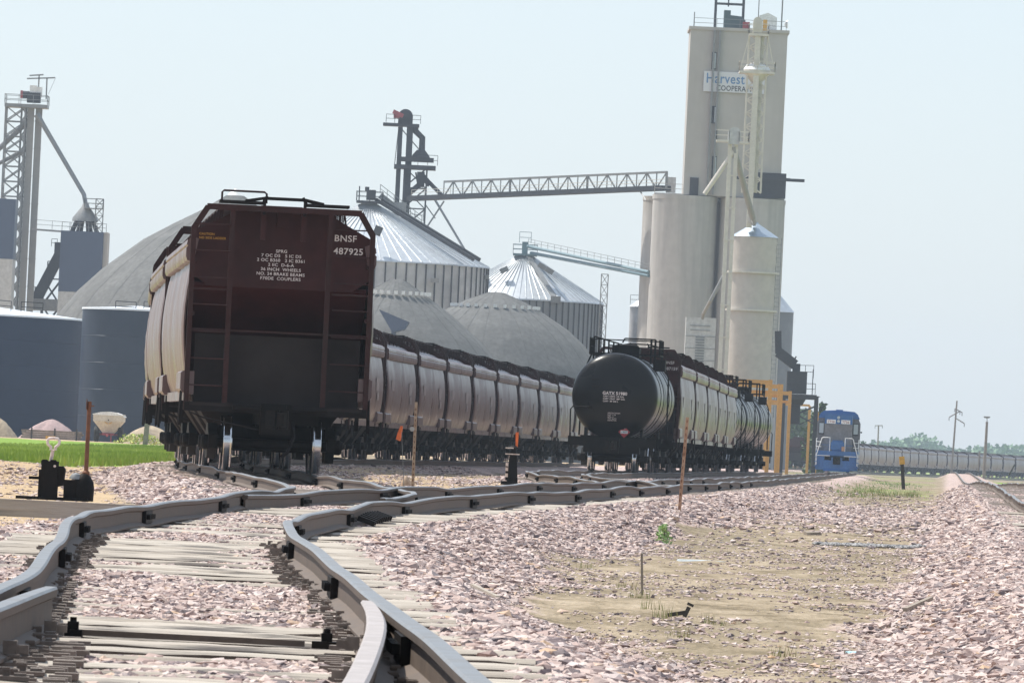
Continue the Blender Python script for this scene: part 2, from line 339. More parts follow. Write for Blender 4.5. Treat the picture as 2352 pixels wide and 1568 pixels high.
# ================================================================== THE GROUND
def track_bumps(X, Y, dist):
    # ballast heaped over some ties and hollowed between others; emptied round the bare switch ties
    k = 1-smooth((dist-.95)/.35)
    b = .16*(fbm(X*.8+2, Y*.30+7, 3)-.435)-.004
    off = X-np.where(Y < 86, TH(Y), TM(np.clip(Y, 83, 700)))
    b = np.where((off > .85) & (off < 1.36) & (Y < 160), -.03, b)
    h = smooth((Y-31.2)/.3)*smooth((38.-Y)/.5)*(dist < .66)
    return np.clip(b, -.035, .028)*k*smooth((150-Y)/30)*(Y < 180)-.07*h
def grid():
    rows = np.concatenate([np.linspace(-260, 8, 14), np.geomspace(10, 26, 40)[:-1], np.geomspace(26, 60, 330)[:-1], np.geomspace(60, 420, 420)[:-1], np.geomspace(420, 3400, 130)])
    t = np.concatenate([-np.geomspace(1.6, .145, 26)[:-1], np.linspace(-.14, .14, 300), np.geomspace(.145, 1.6, 26)[1:]])
    Y, T = np.meshgrid(rows, t, indexing='ij'); X = T*np.maximum(Y, 14)
    far = np.abs(T) > .15
    X = np.where(far & (Y < 400), np.sign(T)*(np.abs(T)-.15)*600+X, X)
    Z = ground_z(X, Y)
    dist, zt = track_dist(X, Y)
    near = smooth((260-Y)/120)
    Z = Z+near*.05*(fbm(X*1.7, Y*.9)-.45)*smooth((dist-1.)/.6)+near*.02*(fbm(X*7, Y*5)-.45)*smooth((dist-.9)/.4)
    Z = Z+track_bumps(X, Y, dist)
    return X, Y, Z, dist
def masks(X, Y, dist):
    hw = 2.6+.9*(fbm(X*.6+3, Y*.15)-.45)*2
    bal = 1-smooth((dist-hw)/1.7+.5)
    c = TM(np.clip(Y, 83, 700)); right = X > np.where(Y < 83, TH(Y), c)
    bal = np.maximum(bal, np.where(right, .52*smooth((Y-120)/60)*smooth((300-Y)/120)*smooth((TR(Y)-X)/1.), 0))
    bal = np.where(right & (Y > 240), np.minimum(bal, .30+.4*(dist < 2.2)), bal)
    left = X < TH(Y)
    wide = 2.6+smooth((110-Y)/30)*.4
    bal = np.where(left, 1-smooth((dist-wide)/.8+.5), bal)
    mid = (X > TH(Y)+1.) & (X < c-1.) & (Y > 120)
    bal = np.where(mid & (Y < 205), np.minimum(bal, .42), bal)
    road = np.where(left & (Y < 380), smooth((Y-60)/20)*smooth((dist-2.3)/.8), 0)
    road = np.where(mid, smooth((Y-118)/14)*smooth((300-Y)/20)*smooth((dist-1.)/1.)*.62, road)
    road = np.where((Y > 600) & left, .75, road)
    edge = 212-(X+13)*2.1
    gr = np.where(left, smooth((Y-edge)/9)*smooth((610-Y)/10)*smooth((dist-3.4)/.8)*smooth((-.037*Y-X)/2.), 0)
    gr = np.where(right & (Y > 175) & (X < TR(Y)-2.2), .40*smooth((Y-175)/60)*smooth((dist-2.)/1.)*(fbm(X*.12, Y*.02) > .40), gr)
    gr = np.where(X > TR(Y)+2.4, .70*smooth((Y-150)/60)*smooth((1050-Y)/200), gr)
    gr = np.where(Y > 1700, np.maximum(gr, .62), gr)
    return np.clip(bal, 0, 1), np.clip(road, 0, 1), np.clip(gr, 0, 1)
X, Y, Z, D = grid(); R_, C_ = X.shape
def np_mesh(name, co, tri, mats, attrs=None, smooth_=True, nv=3):
    me = bpy.data.meshes.new(name); nf = len(tri)
    me.vertices.add(len(co)); me.vertices.foreach_set('co', np.ascontiguousarray(co, np.float32).ravel())
    me.loops.add(nf*nv); me.loops.foreach_set('vertex_index', np.ascontiguousarray(tri, np.int32).ravel())
    me.polygons.add(nf); me.polygons.foreach_set('loop_start', np.arange(0, nf*nv, nv, dtype=np.int32))
    me.polygons.foreach_set('use_smooth', np.full(nf, smooth_))
    me.update(calc_edges=True)
    for k, val in (attrs or {}).items():
        at = me.attributes.new(k, 'FLOAT', 'POINT'); at.data.foreach_set('value', np.ascontiguousarray(val, np.float32).ravel())
    for q in mats: me.materials.append(MAT[q])
    o = bpy.data.objects.new(name, me); COL.objects.link(o); return o
idx = np.arange(R_*C_).reshape(R_, C_)
quads = np.stack([idx[:-1, :-1], idx[:-1, 1:], idx[1:, 1:], idx[1:, :-1]], -1).reshape(-1, 4)
b_, r_, g_ = masks(X, Y, D)
go = np_mesh('ground', np.stack([X, Y, Z], -1).reshape(-1, 3), quads, ['ground'], dict(ballast=b_, road=r_, grass=g_), True, 4)
tag(go, kind='structure')
# ------------------------------------------------------------------ loose ballast stones
def ico():
    p = (1+5**.5)/2
    v = np.array([(-1,p,0),(1,p,0),(-1,-p,0),(1,-p,0),(0,-1,p),(0,1,p),(0,-1,-p),(0,1,-p),(p,0,-1),(p,0,1),(-p,0,-1),(-p,0,1)], float)
    f = np.array([(0,11,5),(0,5,1),(0,1,7),(0,7,10),(0,10,11),(1,5,9),(5,11,4),(11,10,2),(10,7,6),(7,1,8),(3,9,4),(3,4,2),(3,2,6),(3,6,8),(3,8,9),(4,9,5),(2,4,11),(6,2,10),(8,6,7),(9,8,1)])
    return v/np.linalg.norm(v[0]), f
def octa():
    v = np.array([(1,0,0),(-1,0,0),(0,1,0),(0,-1,0),(0,0,1),(0,0,-1)], float)
    f = np.array([(0,2,4),(2,1,4),(1,3,4),(3,0,4),(2,0,5),(1,2,5),(3,1,5),(0,3,5)]); return v, f
rail_lines = [(TH, -.755), (TH, .755), (TM, -.755), (TM, .755), (TR, -.755), (TR, .755), (TT, -.755), (TT, .755)]
def stones(d0, d1, dens, size, base, half=.085):
    n = int(half*(d1*d1-d0*d0)*dens)
    y = np.sqrt(nr.rand(n)*(d1*d1-d0*d0)+d0*d0); x = (nr.rand(n)*2-1)*half*y
    dist, zt = track_dist(x, y); bal, road, gr = masks(x, y, dist)
    p = np.clip((bal+1.3*(fbm(x*2.2, y*.7)-.45)-.15)*1.5, 0, 1)
    p = np.maximum(p*(1-np.minimum(1, 1.15*road)), .10*(fbm(x*1.3+5, y*.4) > .38))*(1-.9*gr)
    for c, o in rail_lines:
        k = (TRACKS[0] if c is TH else TRACKS[1] if c is TM else TRACKS[2] if c is TT else TRACKS[3])
        p = np.where((np.abs(x-c(y)-o) < .125) & (y > k[2]), 0, p)
    # fewer stones on the tops of the ties
    off = x-np.where(y < 86, TH(y), TM(np.clip(y, 83, 700)))
    p = np.where((off > .80) & (off < 1.32) & (y < 130), p*.30, p)
    p = np.where((dist < .72) & (y > 31.3) & (y < 37.8), p*.02, p)
    keep = nr.rand(n) < p; x, y, dist = x[keep], y[keep], dist[keep]; n = len(x)
    v, f = base; nv = len(v)
    s = size*np.exp(nr.randn(n)*.55); s = np.minimum(s, size*3.2); s = np.where(dist < 1.3, np.minimum(s, .034), s); s = np.where((bal[keep] < .45) & (y < 130), s*.72, s)
    sc3 = s[:, None]*(1+(nr.rand(n, 3)-.5)*np.array([.8, .8, .5])); sc3[:, 2] *= .5
    q = nr.randn(n, 4); q /= np.linalg.norm(q, axis=1)[:, None]; a, b, c, d = q.T
    Rm = np.stack([np.stack([a*a+b*b-c*c-d*d, 2*(b*c-a*d), 2*(b*d+a*c)], -1), np.stack([2*(b*c+a*d), a*a-b*b+c*c-d*d, 2*(c*d-a*b)], -1), np.stack([2*(b*d-a*c), 2*(c*d+a*b), a*a-b*b-c*c+d*d], -1)], 1)
    loc = v[None]*(1+(nr.rand(n, nv, 1)-.5)*.7)+(nr.rand(n, nv, 3)-.5)*.25
    loc = np.einsum('nij,nkj->nki', Rm, loc)*sc3[:, None, :]
    z = ground_z(x, y)+.05*(fbm(x*1.7, y*.9)-.45)*smooth((dist-1.)/.6)+track_bumps(x, y, dist)+s*(-.05+.35*nr.rand(n))
    loc += np.stack([x, y, z], -1)[:, None, :]
    tone = np.clip(nr.rand(n)*.94+.06*(nr.rand(n) < .05), 0, 1); tone = np.where(nr.rand(n) < .12, tone*.25, tone)
    tri = (f[None]+(np.arange(n)*nv)[:, None, None]).reshape(-1, 3)
    return loc.reshape(-1, 3), tri, np.repeat(tone, nv)
def join(parts):
    co, tr, to, o = [], [], [], 0
    for a, b, c in parts: co.append(a); tr.append(b+o); to.append(c); o += len(a)
    return np.concatenate(co), np.concatenate(tr), np.concatenate(to)
co, tr, to = join([stones(24, 38, 1500, .0150, ico()), stones(38, 55, 1250, .0155, octa()), stones(55, 112, 560, .0180, octa()), stones(112, 230, 115, .026, octa()), stones(230, 330, 26, .032, octa())])
print('stones tris', len(tr))
tag(np_mesh('ballast_gravel', co, tr, ['stone'], dict(tone=to), False), 'loose pink and grey crushed stone ballast spread over the track bed', 'gravel', kind='stuff')
# ------------------------------------------------------------------ grass
def blades(x, y, h, w, zoff=0.):
    n = len(x); z = ground_z(x, y)+zoff; a = nr.rand(n)*PI; lean = (nr.rand(n, 2)-.5)*h[:, None]*.7
    c, s = np.cos(a)*w, np.sin(a)*w*.3
    co = np.stack([np.stack([x-c, y-s, z-.02], -1), np.stack([x+c, y+s, z-.02], -1), np.stack([x+lean[:, 0], y+lean[:, 1], z+h], -1)], 1)
    return co.reshape(-1, 3), np.arange(n*3).reshape(-1, 3), np.repeat(nr.rand(n), 3)
n = 90000; y = np.sqrt(nr.rand(n)*(612**2-196**2)+196**2); x = TH(y)-2.5-nr.rand(n)*.09*y*.55
dd, _ = track_dist(x, y); gm = masks(x, y, dd)[2]; k = gm+.5*(fbm(x*.5, y*.1)-.45) > .5; x, y = x[k], y[k]
co, tr, to = blades(x, y, .10+.16*nr.rand(len(x)), .035+y*.00012)
tag(np_mesh('grass', co, tr, ['blade'], dict(tone=np.clip(.25*to+.95*np.repeat(fbm(x*.35, y*.05, 4), 3)-.05, 0, 1)), False), 'bright green mown grass field before the blue storage tanks', 'grass', kind='stuff')
# sparse dry and green tufts in the swale right of the switch and along the far tracks
def tufts(spots):
    L = []
    for (px, py, rad, n, h, w) in spots:
        a = nr.rand(n)*2*PI; r = np.sqrt(nr.rand(n))*rad; x = px+r*np.cos(a)*1.; y = py+r*np.sin(a)*2.
        L.append(blades(x, y, h*(.4+.8*nr.rand(n)), w))
    return join(L)
sp = []
for u0, u1, v in ((1960, 2000, 1128), (2010, 2050, 1130), (2075, 2110, 1128), (1700, 1900, 1108), (1900, 2050, 1118)):
    for k in range(7):
        g = gnd(rnd.uniform(u0, u1), v+rnd.uniform(-5, 5), -.48); sp.append((g.x, g.y, .5, 26, .17, .012))
for u, v in ((1500, 1385), (1470, 1355), (1440, 1340), (1530, 1400), (1560, 1440), (1345, 1290), (1800, 1480), (1640, 1415)):
    g = gnd(u, v, -.5); sp.append((g.x, g.y, .10, 30, .09, .004))
co, tr, to = tufts(sp)
tag(np_mesh('dry_grass', co, tr, ['straw'], dict(tone=to), False), 'sparse dry grass tufts growing through gravel between the tracks', 'grass', kind='stuff')
sp = []
for k in range(150):
    y0 = rnd.uniform(330, 640); x0 = float(TR(y0))+2.6+rnd.random()*6; sp.append((x0, y0, 1.1, 20, .42, .03))
for k in range(60):
    y0 = rnd.uniform(300, 560); x0 = float(TM(y0))+2.4+rnd.random()*3; sp.append((x0, y0, .9, 14, .12, .025))
co, tr, to = tufts(sp)
tag(np_mesh('track_side_grass', co, tr, ['weed'], dict(tone=to), False), 'green grass fringe along the far end of the right-hand track', 'grass', kind='stuff')
# ================================================================== RAILS AND TIES
RAILP = [(-.072,0),(.072,0),(.072,.012),(.012,.035),(.010,.125),(.034,.138),(.037,.168),(.028,.178),(-.028,.178),(-.037,.168),(-.034,.138),(-.010,.125),(-.012,.035),(-.072,.012)]
def wav(c, zt, d, side):
    s = 1.7 if c is TH else 3.1 if c is TM else 5.3
    z = .009*math.sin(d*.43+s)+.014*math.sin(d*.19+s*2)+.003*math.sin(d*.9+s+side)
    j = (d+side*5.3) % 11.9; j = min(j, 11.9-j); z -= .018*math.exp(-(j/1.7)**2)
    return float(zt(d))+z*min(1, max(.25, (d-20)/50))
def rail(label, paths, d0, d1, group, step=.6, dz=0., braces=True, top='rail_top'):
    """paths: list of (d_from, centre line, lateral offset); the rail follows each from its d_from on"""
    ds = []; d = d0
    while d < d1: ds.append(d); d += step if d < 150 else step*3 if d < 300 else step*8
    ds.append(d1)
    def pos(d):
        c, o, zt = [p[1:] for p in paths if d >= p[0]][-1]
        sl = c.slope(d); lat = .006*math.sin(d*.6+o*4)-(.34*max(0, (38.-d)/16.)**1.4 if (c is TH and o < 0) else 0)
        side = 1 if o > 0 else 0
        return Vector((float(c(d))+(o+lat)*math.cos(math.atan(sl)), d-(o)*math.sin(math.atan(sl)), wav(c, zt, d, side)+dz)), sl
    mb = MB(); secs = []
    for d in ds:
        p, sl = pos(d); h = math.atan(sl); cx, sx = math.cos(h), math.sin(h)
        secs.append([(p.x+a*cx, p.y-a*sx, p.z-.178+b) for a, b in RAILP])
    n = len(RAILP); o = [q for s in secs for q in s]; fs = []; ms = []
    for i in range(len(secs)-1):
        for k in range(n):
            fs.append((i*n+k, i*n+(k+1) % n, (i+1)*n+(k+1) % n, (i+1)*n+k)); ms.append(1 if k in (6, 7, 8) else 0)
    fs += [tuple(range(n-1, -1, -1)), tuple((len(secs)-1)*n+k for k in range(n))]; ms += [0, 0]
    mb.v = o; mb.f = fs; mb.m = ms
    ob = mb.build('rail', ['rail_side', top], sharp=25)
    tag(ob, label, 'rail', group)
    if braces:
        side = 1 if paths[0][2] > 0 else 0
        d = math.ceil((d0+side*5.3+1)/11.9)*11.9-side*5.3
        while d < min(d1-1, 240):
            p, sl = pos(d); h = math.atan(sl); rot = Matrix.Rotation(-h, 3, 'Z'); jb = MB()
            for s in (-1, 1):
                jb.box(p+rot @ Vector((s*.030, 0, -.095)), (.036, .86, .105), 0, rot)
                for q in (-.34, -.2, -.07, .07, .2, .34):
                    jb.box(p+rot @ Vector((s*.062, q, -.092)), (.034, .042, .042), 0, rot)
            jb.build('joint_bar', 'iron', ob); d += 11.9
    return ob
g = 'rails of the yard tracks'
rail('long left rail running from the switch to under the big brown hopper car', [(0, TH, -.755, ZT)], 9, 460, g)
rail('outer right rail curving from the switch away to the blue locomotive', [(0, TH, .755, ZT), (83, TM, .755, ZT)], 9, 700, g)
rail('inner rail leading under the right wheels of the big brown hopper car', [(0, TH, .755, ZT)], 87, 460, g, dz=.004)
rail('inner left rail of the track that leads to the blue locomotive', [(0, TM, -.755, ZT)], 87, 700, g, dz=-.004)
rail('left rail of the diverging track under the black tank car', [(0, TT, -.755, ZT)], 166, 470, g, dz=.006)
rail('right rail of the diverging track under the black tank car', [(0, TT, .755, ZT)], 166, 470, g, dz=-.008)
rail('left rail of the separate bumpy track beside the right gravel bank', [(0, TR, -.755, ZR)], 60, 1000, g, braces=False)
rail('right rail of the separate bumpy track beside the right gravel bank', [(0, TR, .755, ZR)], 60, 1000, g, braces=False)
rail('left rail under the distant curving train of hopper cars', [(0, TH, -.755, ZT)], 600, 1760, g, braces=False, step=2)
rail('right rail under the distant curving train of hopper cars', [(0, TH, .755, ZT)], 600, 1760, g, braces=False, step=2)
# switch points at the near end: tapered rails lying inside the stock rails
def point_rail(label, pts, tipw=.016):
    ob = MB(); secs = []
    for i, (x, d, w) in enumerate(pts):
        z = wav(TH, ZT, d, 0)-.012*(1-w)
        secs.append([(x+a*(.35+.65*w), d, z-.178+b) for a, b in RAILP])
    n = len(RAILP)
    ob.loft(secs); ob.m = [1 if (i < (len(secs)-1)*n and i % n in (6, 7, 8)) else 0 for i in range(len(ob.f))]
    o = ob.build('switch_point', ['rail_side', 'point_top' if 'right' in label else 'rail_top'], sharp=25); tag(o, label, 'switch point', 'tapered switch points of the near turnout')
    for x, d, w in pts[2::4]:
        bl = MB(); q = -1 if 'right' in label else 1
        bl.box((x+q*.075, d, wav(TH, ZT, d, 0)-.135), (.05, .06, .05)); bl.box((x+q*.11, d, wav(TH, ZT, d, 0)-.14), (.06, .03, .03))
        bl.build('switch_rod_lug', 'plate', o)
    return o
TL = lambda d: float(TH(d))-.755; TRr = lambda d: float(TH(d))+.755
def pr(pts):
    sp = Spline(sorted([(d, x) for x, d in pts])); ds = np.linspace(pts[0][1], pts[-1][1], 18)
    return [(float(sp(d)), float(d), min(1, .62+.1*k)) for k, d in enumerate(ds)]
point_rail('pale worn switch point beside the right rail at the near turnout', pr([(-.555, 34.5), (-.485, 32), (-.445, 30), (-.42, 28), (-.405, 26), (-.39, 22), (-.38, 16)]))
point_rail('dusty switch point beside the left rail at the near turnout', pr([(-1.87, 34.3), (-1.84, 32), (-1.81, 29.7), (-1.78, 26), (-1.76, 20)]))
sw = thing('switch_rod', 'dark steel throw rod lying across the near track between the switch points', 'switch rod', (-1.25, 33.7, -.17))
mb = MB(); mb.bar((-.50, 0, -.006), (.46, 0, -.010), .05, .024); mb.build('rod_bar', 'rail_side', sw)
for x_ in (-.49, .55):
    mb = MB(); mb.box((x_, 0, .012), (.045, .05, .05)); mb.box((x_-.01, -.01, -.012), (.10, .09, .03)); mb.lathe([(.014, .03), (.014, .055)], (x_, 0, 0), 8); mb.build('rod_lug', 'iron', sw)
# ties
tie_mesh = []
for k in range(5):
    mb = MB(); L = 2.6; secs = []
    for i in range(15):
        x = -L/2+L*i/14; j = lambda s=.006: rnd.uniform(-s, s)
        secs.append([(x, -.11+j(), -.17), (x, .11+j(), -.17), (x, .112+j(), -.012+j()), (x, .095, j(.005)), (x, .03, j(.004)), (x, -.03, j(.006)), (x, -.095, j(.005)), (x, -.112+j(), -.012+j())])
    mb.loft(secs); mb.m = [1 if (i >= 14*8 or i % 8 in (0, 1, 7)) else 0 for i in range(len(mb.f))]; o = mb.build('railway_tie', ['tie', 'tie_flank_shade'], sharp=40); tie_mesh.append(o.data); bpy.data.objects.remove(o)
def plate_mesh():
    mb = MB(); mb.box((0, 0, .006), (.34, .185, .014))
    for sx in (-1, 1):
        for sy in (-.055, .055):
            mb.box((sx*.095, sy, .020), (.022, .02, .03)); mb.box((sx*.088, sy, .036), (.036, .028, .010))
        mb.box((sx*.14, 0, .016), (.04, .08, .014))
    o = mb.build('tie_plate', 'plate'); d = o.data; bpy.data.objects.remove(o); return d
PLATE = plate_mesh()
n_tie = 0
def tie(c, zt, d, label, group, sx=1., dx=0., plates=False, dz=0.):
    global n_tie
    o = bpy.data.objects.new('railway_tie', tie_mesh[rnd.randrange(5)]); COL.objects.link(o)
    z = wav(c, zt, d, 0)-.192+dz+max(-.022, min(.011, rnd.gauss(-.003, .010)))
    h = -math.atan(c.slope(d))+rnd.uniform(-.012, .012)
    o.location = (float(c(d))+dx+rnd.uniform(-.05, .05), d, z); o.rotation_euler = (rnd.uniform(-.02, .02), 0, h); o.scale = (sx, 1, 1)
    tag(o, label, 'railway tie', group); n_tie += 1
    if plates:
        for s in (-1, 1):
            q = bpy.data.objects.new('tie_plate', PLATE); COL.objects.link(q); q.parent = o; q.location = ((s*.755-dx)/sx, 0, .002); q.scale = (1/sx, 1, 1)
d = 13.
while d < 106:
    sw = 83 < d; lab = ('bare bleached tie with dark gaps beside it, under the near switch points' if 31.3 < d < 38 else 'weathered pale wooden tie half buried in pink ballast under the winding front track' if d < 83 else 'long pale wooden tie under the second turnout')
    ext = 1.0 if d < 55 else 1.08
    tie(TH, ZT, d, lab, 'ties under the near switch points' if 31.3 < d < 38 else 'ties under the winding front track' if d < 83 else 'long ties under the second turnout', 1.0 if not sw else 1.+.022*(d-83), 0 if not sw else .011*(d-83)*1.2, plates=d < 62, dz=rnd.uniform(-.014, .012) if 31.3 < d < 38 else 0)
    d += .50+rnd.uniform(-.03, .03) if d < 83 else .53
d = 106.
while d < 168 and n_tie < 262:
    tie(TM, ZT, d, 'pale tie end showing along the track to the blue locomotive', 'ties under the track to the blue locomotive', 1.12 if d < 130 else 1., -.1 if d < 130 else 0); d += .56
d = 118.
while d < 190 and n_tie < 298:
    tie(TR, ZR, d, 'grey tie of the separate track on the right gravel bank', 'ties of the right bank track'); d += 1.1
# all the others, which nobody could count, as one mass
mb = MB()
for c, zt, a, b, st in ((TH, ZT, 107, 300, 1.1), (TM, ZT, 168, 420, .62), (TT, ZT, 168, 300, .62), (TR, ZR, 150, 420, .6)):
    d = a
    while d < b:
        h = -math.atan(c.slope(d)); mb.box((float(c(d)), d, wav(c, zt, d, 0)-.266+rnd.uniform(-.008, .008)), (2.6, .22, .15), 0, Matrix.Rotation(h, 3, 'Z')); d += st
tag(mb.build('distant_railway_ties', 'tie'), 'distant pale ties half buried along the far tracks', 'railway ties', kind='stuff')
# timber boards between the near ties: the bare head blocks with shims along each rail
mb = MB()
for s in (-1, 1):
    for k in range(46):
        dd_ = 22.5+k*.27; x = (TL(dd_)+.15 if s < 0 else TRr(dd_)-.15)+rnd.uniform(-.03, .03)-(.1*s if dd_ < 33 else 0)
        mb.box((x, dd_, wav(TH, ZT, dd_, 0)-.186+rnd.uniform(-.004, .004)), (rnd.uniform(.07, .12), .07, .022))
    for k in range(40):
        dd_ = 33.5+k*.56; x = (TL(dd_)+.13 if s < 0 else TRr(dd_)-.13)
        mb.box((x, dd_, wav(TH, ZT, dd_, 0)-.178), (.05, .12, .022))
tag(mb.build('rail_fastenings', 'plate'), 'rusty slide plates, clips and spike heads along the near rails', 'rail fastenings', kind='stuff')
# rail clips dark teeth on the main track and the ribbed switch heater/guard box
p = pp(1000, 1158, 82); 
rb = thing('rail_brace_row', 'row of slanted black rail braces outside the right rail at the second turnout', 'rail brace', (float(TM(81.))+.9, 81., -.17))
for k in range(9):
    dd_ = 79.0+k*.55; mb = MB()
    mb.box((float(TM(dd_))+.755+.15, dd_, wav(TM, ZT, dd_, 1)-.135), (.17, .24, .05), 0, Matrix.Rotation(.32, 3, 'Y')); mb.build('brace_block', 'iron', rb, off=rb.location)
# rod/timber on the left for the switch stand
hb = MB(); hb.box((-5.3, 85.4, -.235), (3.6, .24, .18))
tag(hb.build('head_block', 'tie'), 'long timber head block carrying the black switch stand with handle', 'head block')
# ================================================================== ROLLING STOCK
def wheel(mb, x, y, r=.457, s=1):
    # a wheel on the x axis; s=+1 has its flange towards -x
    P = [(.10, -.03), (.10, .05), (r*.62, .0), (r*.80, .02), (r*.86, .065), (r-.012, .075), (r, .065), (r+.002, -.035), (r+.012, -.045), (r+.028, -.058), (r+.02, -.072), (r*.86, -.072), (r*.78, -.03), (.13, -.06)]
    pr_ = [(a, b*s) for a, b in P]; o = len(mb.f); n = 36
    mb.lathe(pr_, (x, y, r), n, 0, axis='x')
    for i in range(len(P)-1):
        if i in (5, 6, 7, 8, 9):
            for k in range(n): mb.m[o+i*n+k] = 1
def truck(parent, y, detail=True):
    t = MB(); t.box((0, y, .62), (1.9, .36, .26)); t.box((0, y, .84), (.5, .5, .2))
    if detail:
        for s in (-1, 1):
            t.box((0, y+s*.58, .40), (1.5, .10, .14)); t.tube([(-.6, y+s*.58, .40), (0, y+s*.2, .50), (.6, y+s*.58, .40)], .03)
    tr = t.build('truck', 'black', parent)
    if not detail:
        for a in (-1, 1):
            w = MB(); w.tube([(-.85, y+a*.89, .457), (.85, y+a*.89, .457)], .08, 8)
            for s in (-1, 1): wheel(w, s*.75, y+a*.89, s=s)
            w.build('wheelset', ['black', 'tread'], tr)
        for s in (-1, 1):
            f = MB(); f.prism_x(SF(y), s*1.0-.09, s*1.0+.09); f.build('side_frame', 'black', tr)
        return
    for a in (-1, 1):
        w = MB(); w.tube([(-1.06, y+a*.89, .457), (1.06, y+a*.89, .457)], .085, 12)
        for s in (-1, 1): wheel(w, s*.75, y+a*.89, s=s)
        w.build('wheelset', ['iron', 'tread'], tr)
    for s in (-1, 1):
        f = MB(); f.prism_x(SF(y), s*1.0-.075, s*1.0+.075)
        for a in (-1, 1): f.lathe([(.02, .0), (.13, .0), (.13, .09*s), (.10, .13*s), (.02, .13*s)], (s*1.06, y+a*.89, .457), 14, 0, axis='x')
        for q in (-.16, 0, .16): f.lathe([(.055, 0), (.055, .26)], (s*1.02, y+q, .27), 8)
        f.build('side_frame', 'iron', tr)
def SF(y):
    return [(y-1.12, .36), (y-1.12, .58), (y-.8, .64), (y-.4, .78), (y+.4, .78), (y+.8, .64), (y+1.12, .58), (y+1.12, .36), (y+.75, .38), (y+.42, .18), (y-.42, .18), (y-.75, .38)]
def coupler(parent, y, s, z=.88):
    c = MB(); c.box((0, y, z), (.22, .55, .20)); c.box((0, y-s*.05+.0, z), (.52, .12, .52))
    e = y+s*.30
    c.loft([[(-.16, e, z-.15), (.02, e, z-.15), (.02, e, z+.15), (-.16, e, z+.15)], [(-.19, e+s*.18, z-.15), (-.03, e+s*.2, z-.15), (-.03, e+s*.2, z+.15), (-.19, e+s*.18, z+.15)]])
    c.lathe([(.075, -.16), (.085, -.12), (.085, .12), (.075, .16)], (.12, e+s*.06, z), 14)
    c.loft([[(.06, e+s*.04, z-.12), (.20, e+s*.06, z-.12), (.20, e+s*.06, z+.12), (.06, e+s*.04, z+.12)], [(.0, e+s*.2, z-.11), (.12, e+s*.24, z-.11), (.12, e+s*.24, z+.11), (.0, e+s*.2, z+.11)]])
    for q in (-.21, .21): c.box((q, y+s*.02, z+.22), (.07, .10, .06))
    c.build('coupler', 'iron', parent)
HALF = [(1.44,1.28),(1.52,1.50),(1.575,1.80),(1.605,2.1),(1.618,2.4),(1.612,2.7),(1.585,3.0),(1.54,3.3),(1.49,3.52)]
ROOF = [(1.49,3.52),(1.42,3.84),(1.15,4.02),(.8,4.17),(.4,4.28),(0,4.31)]
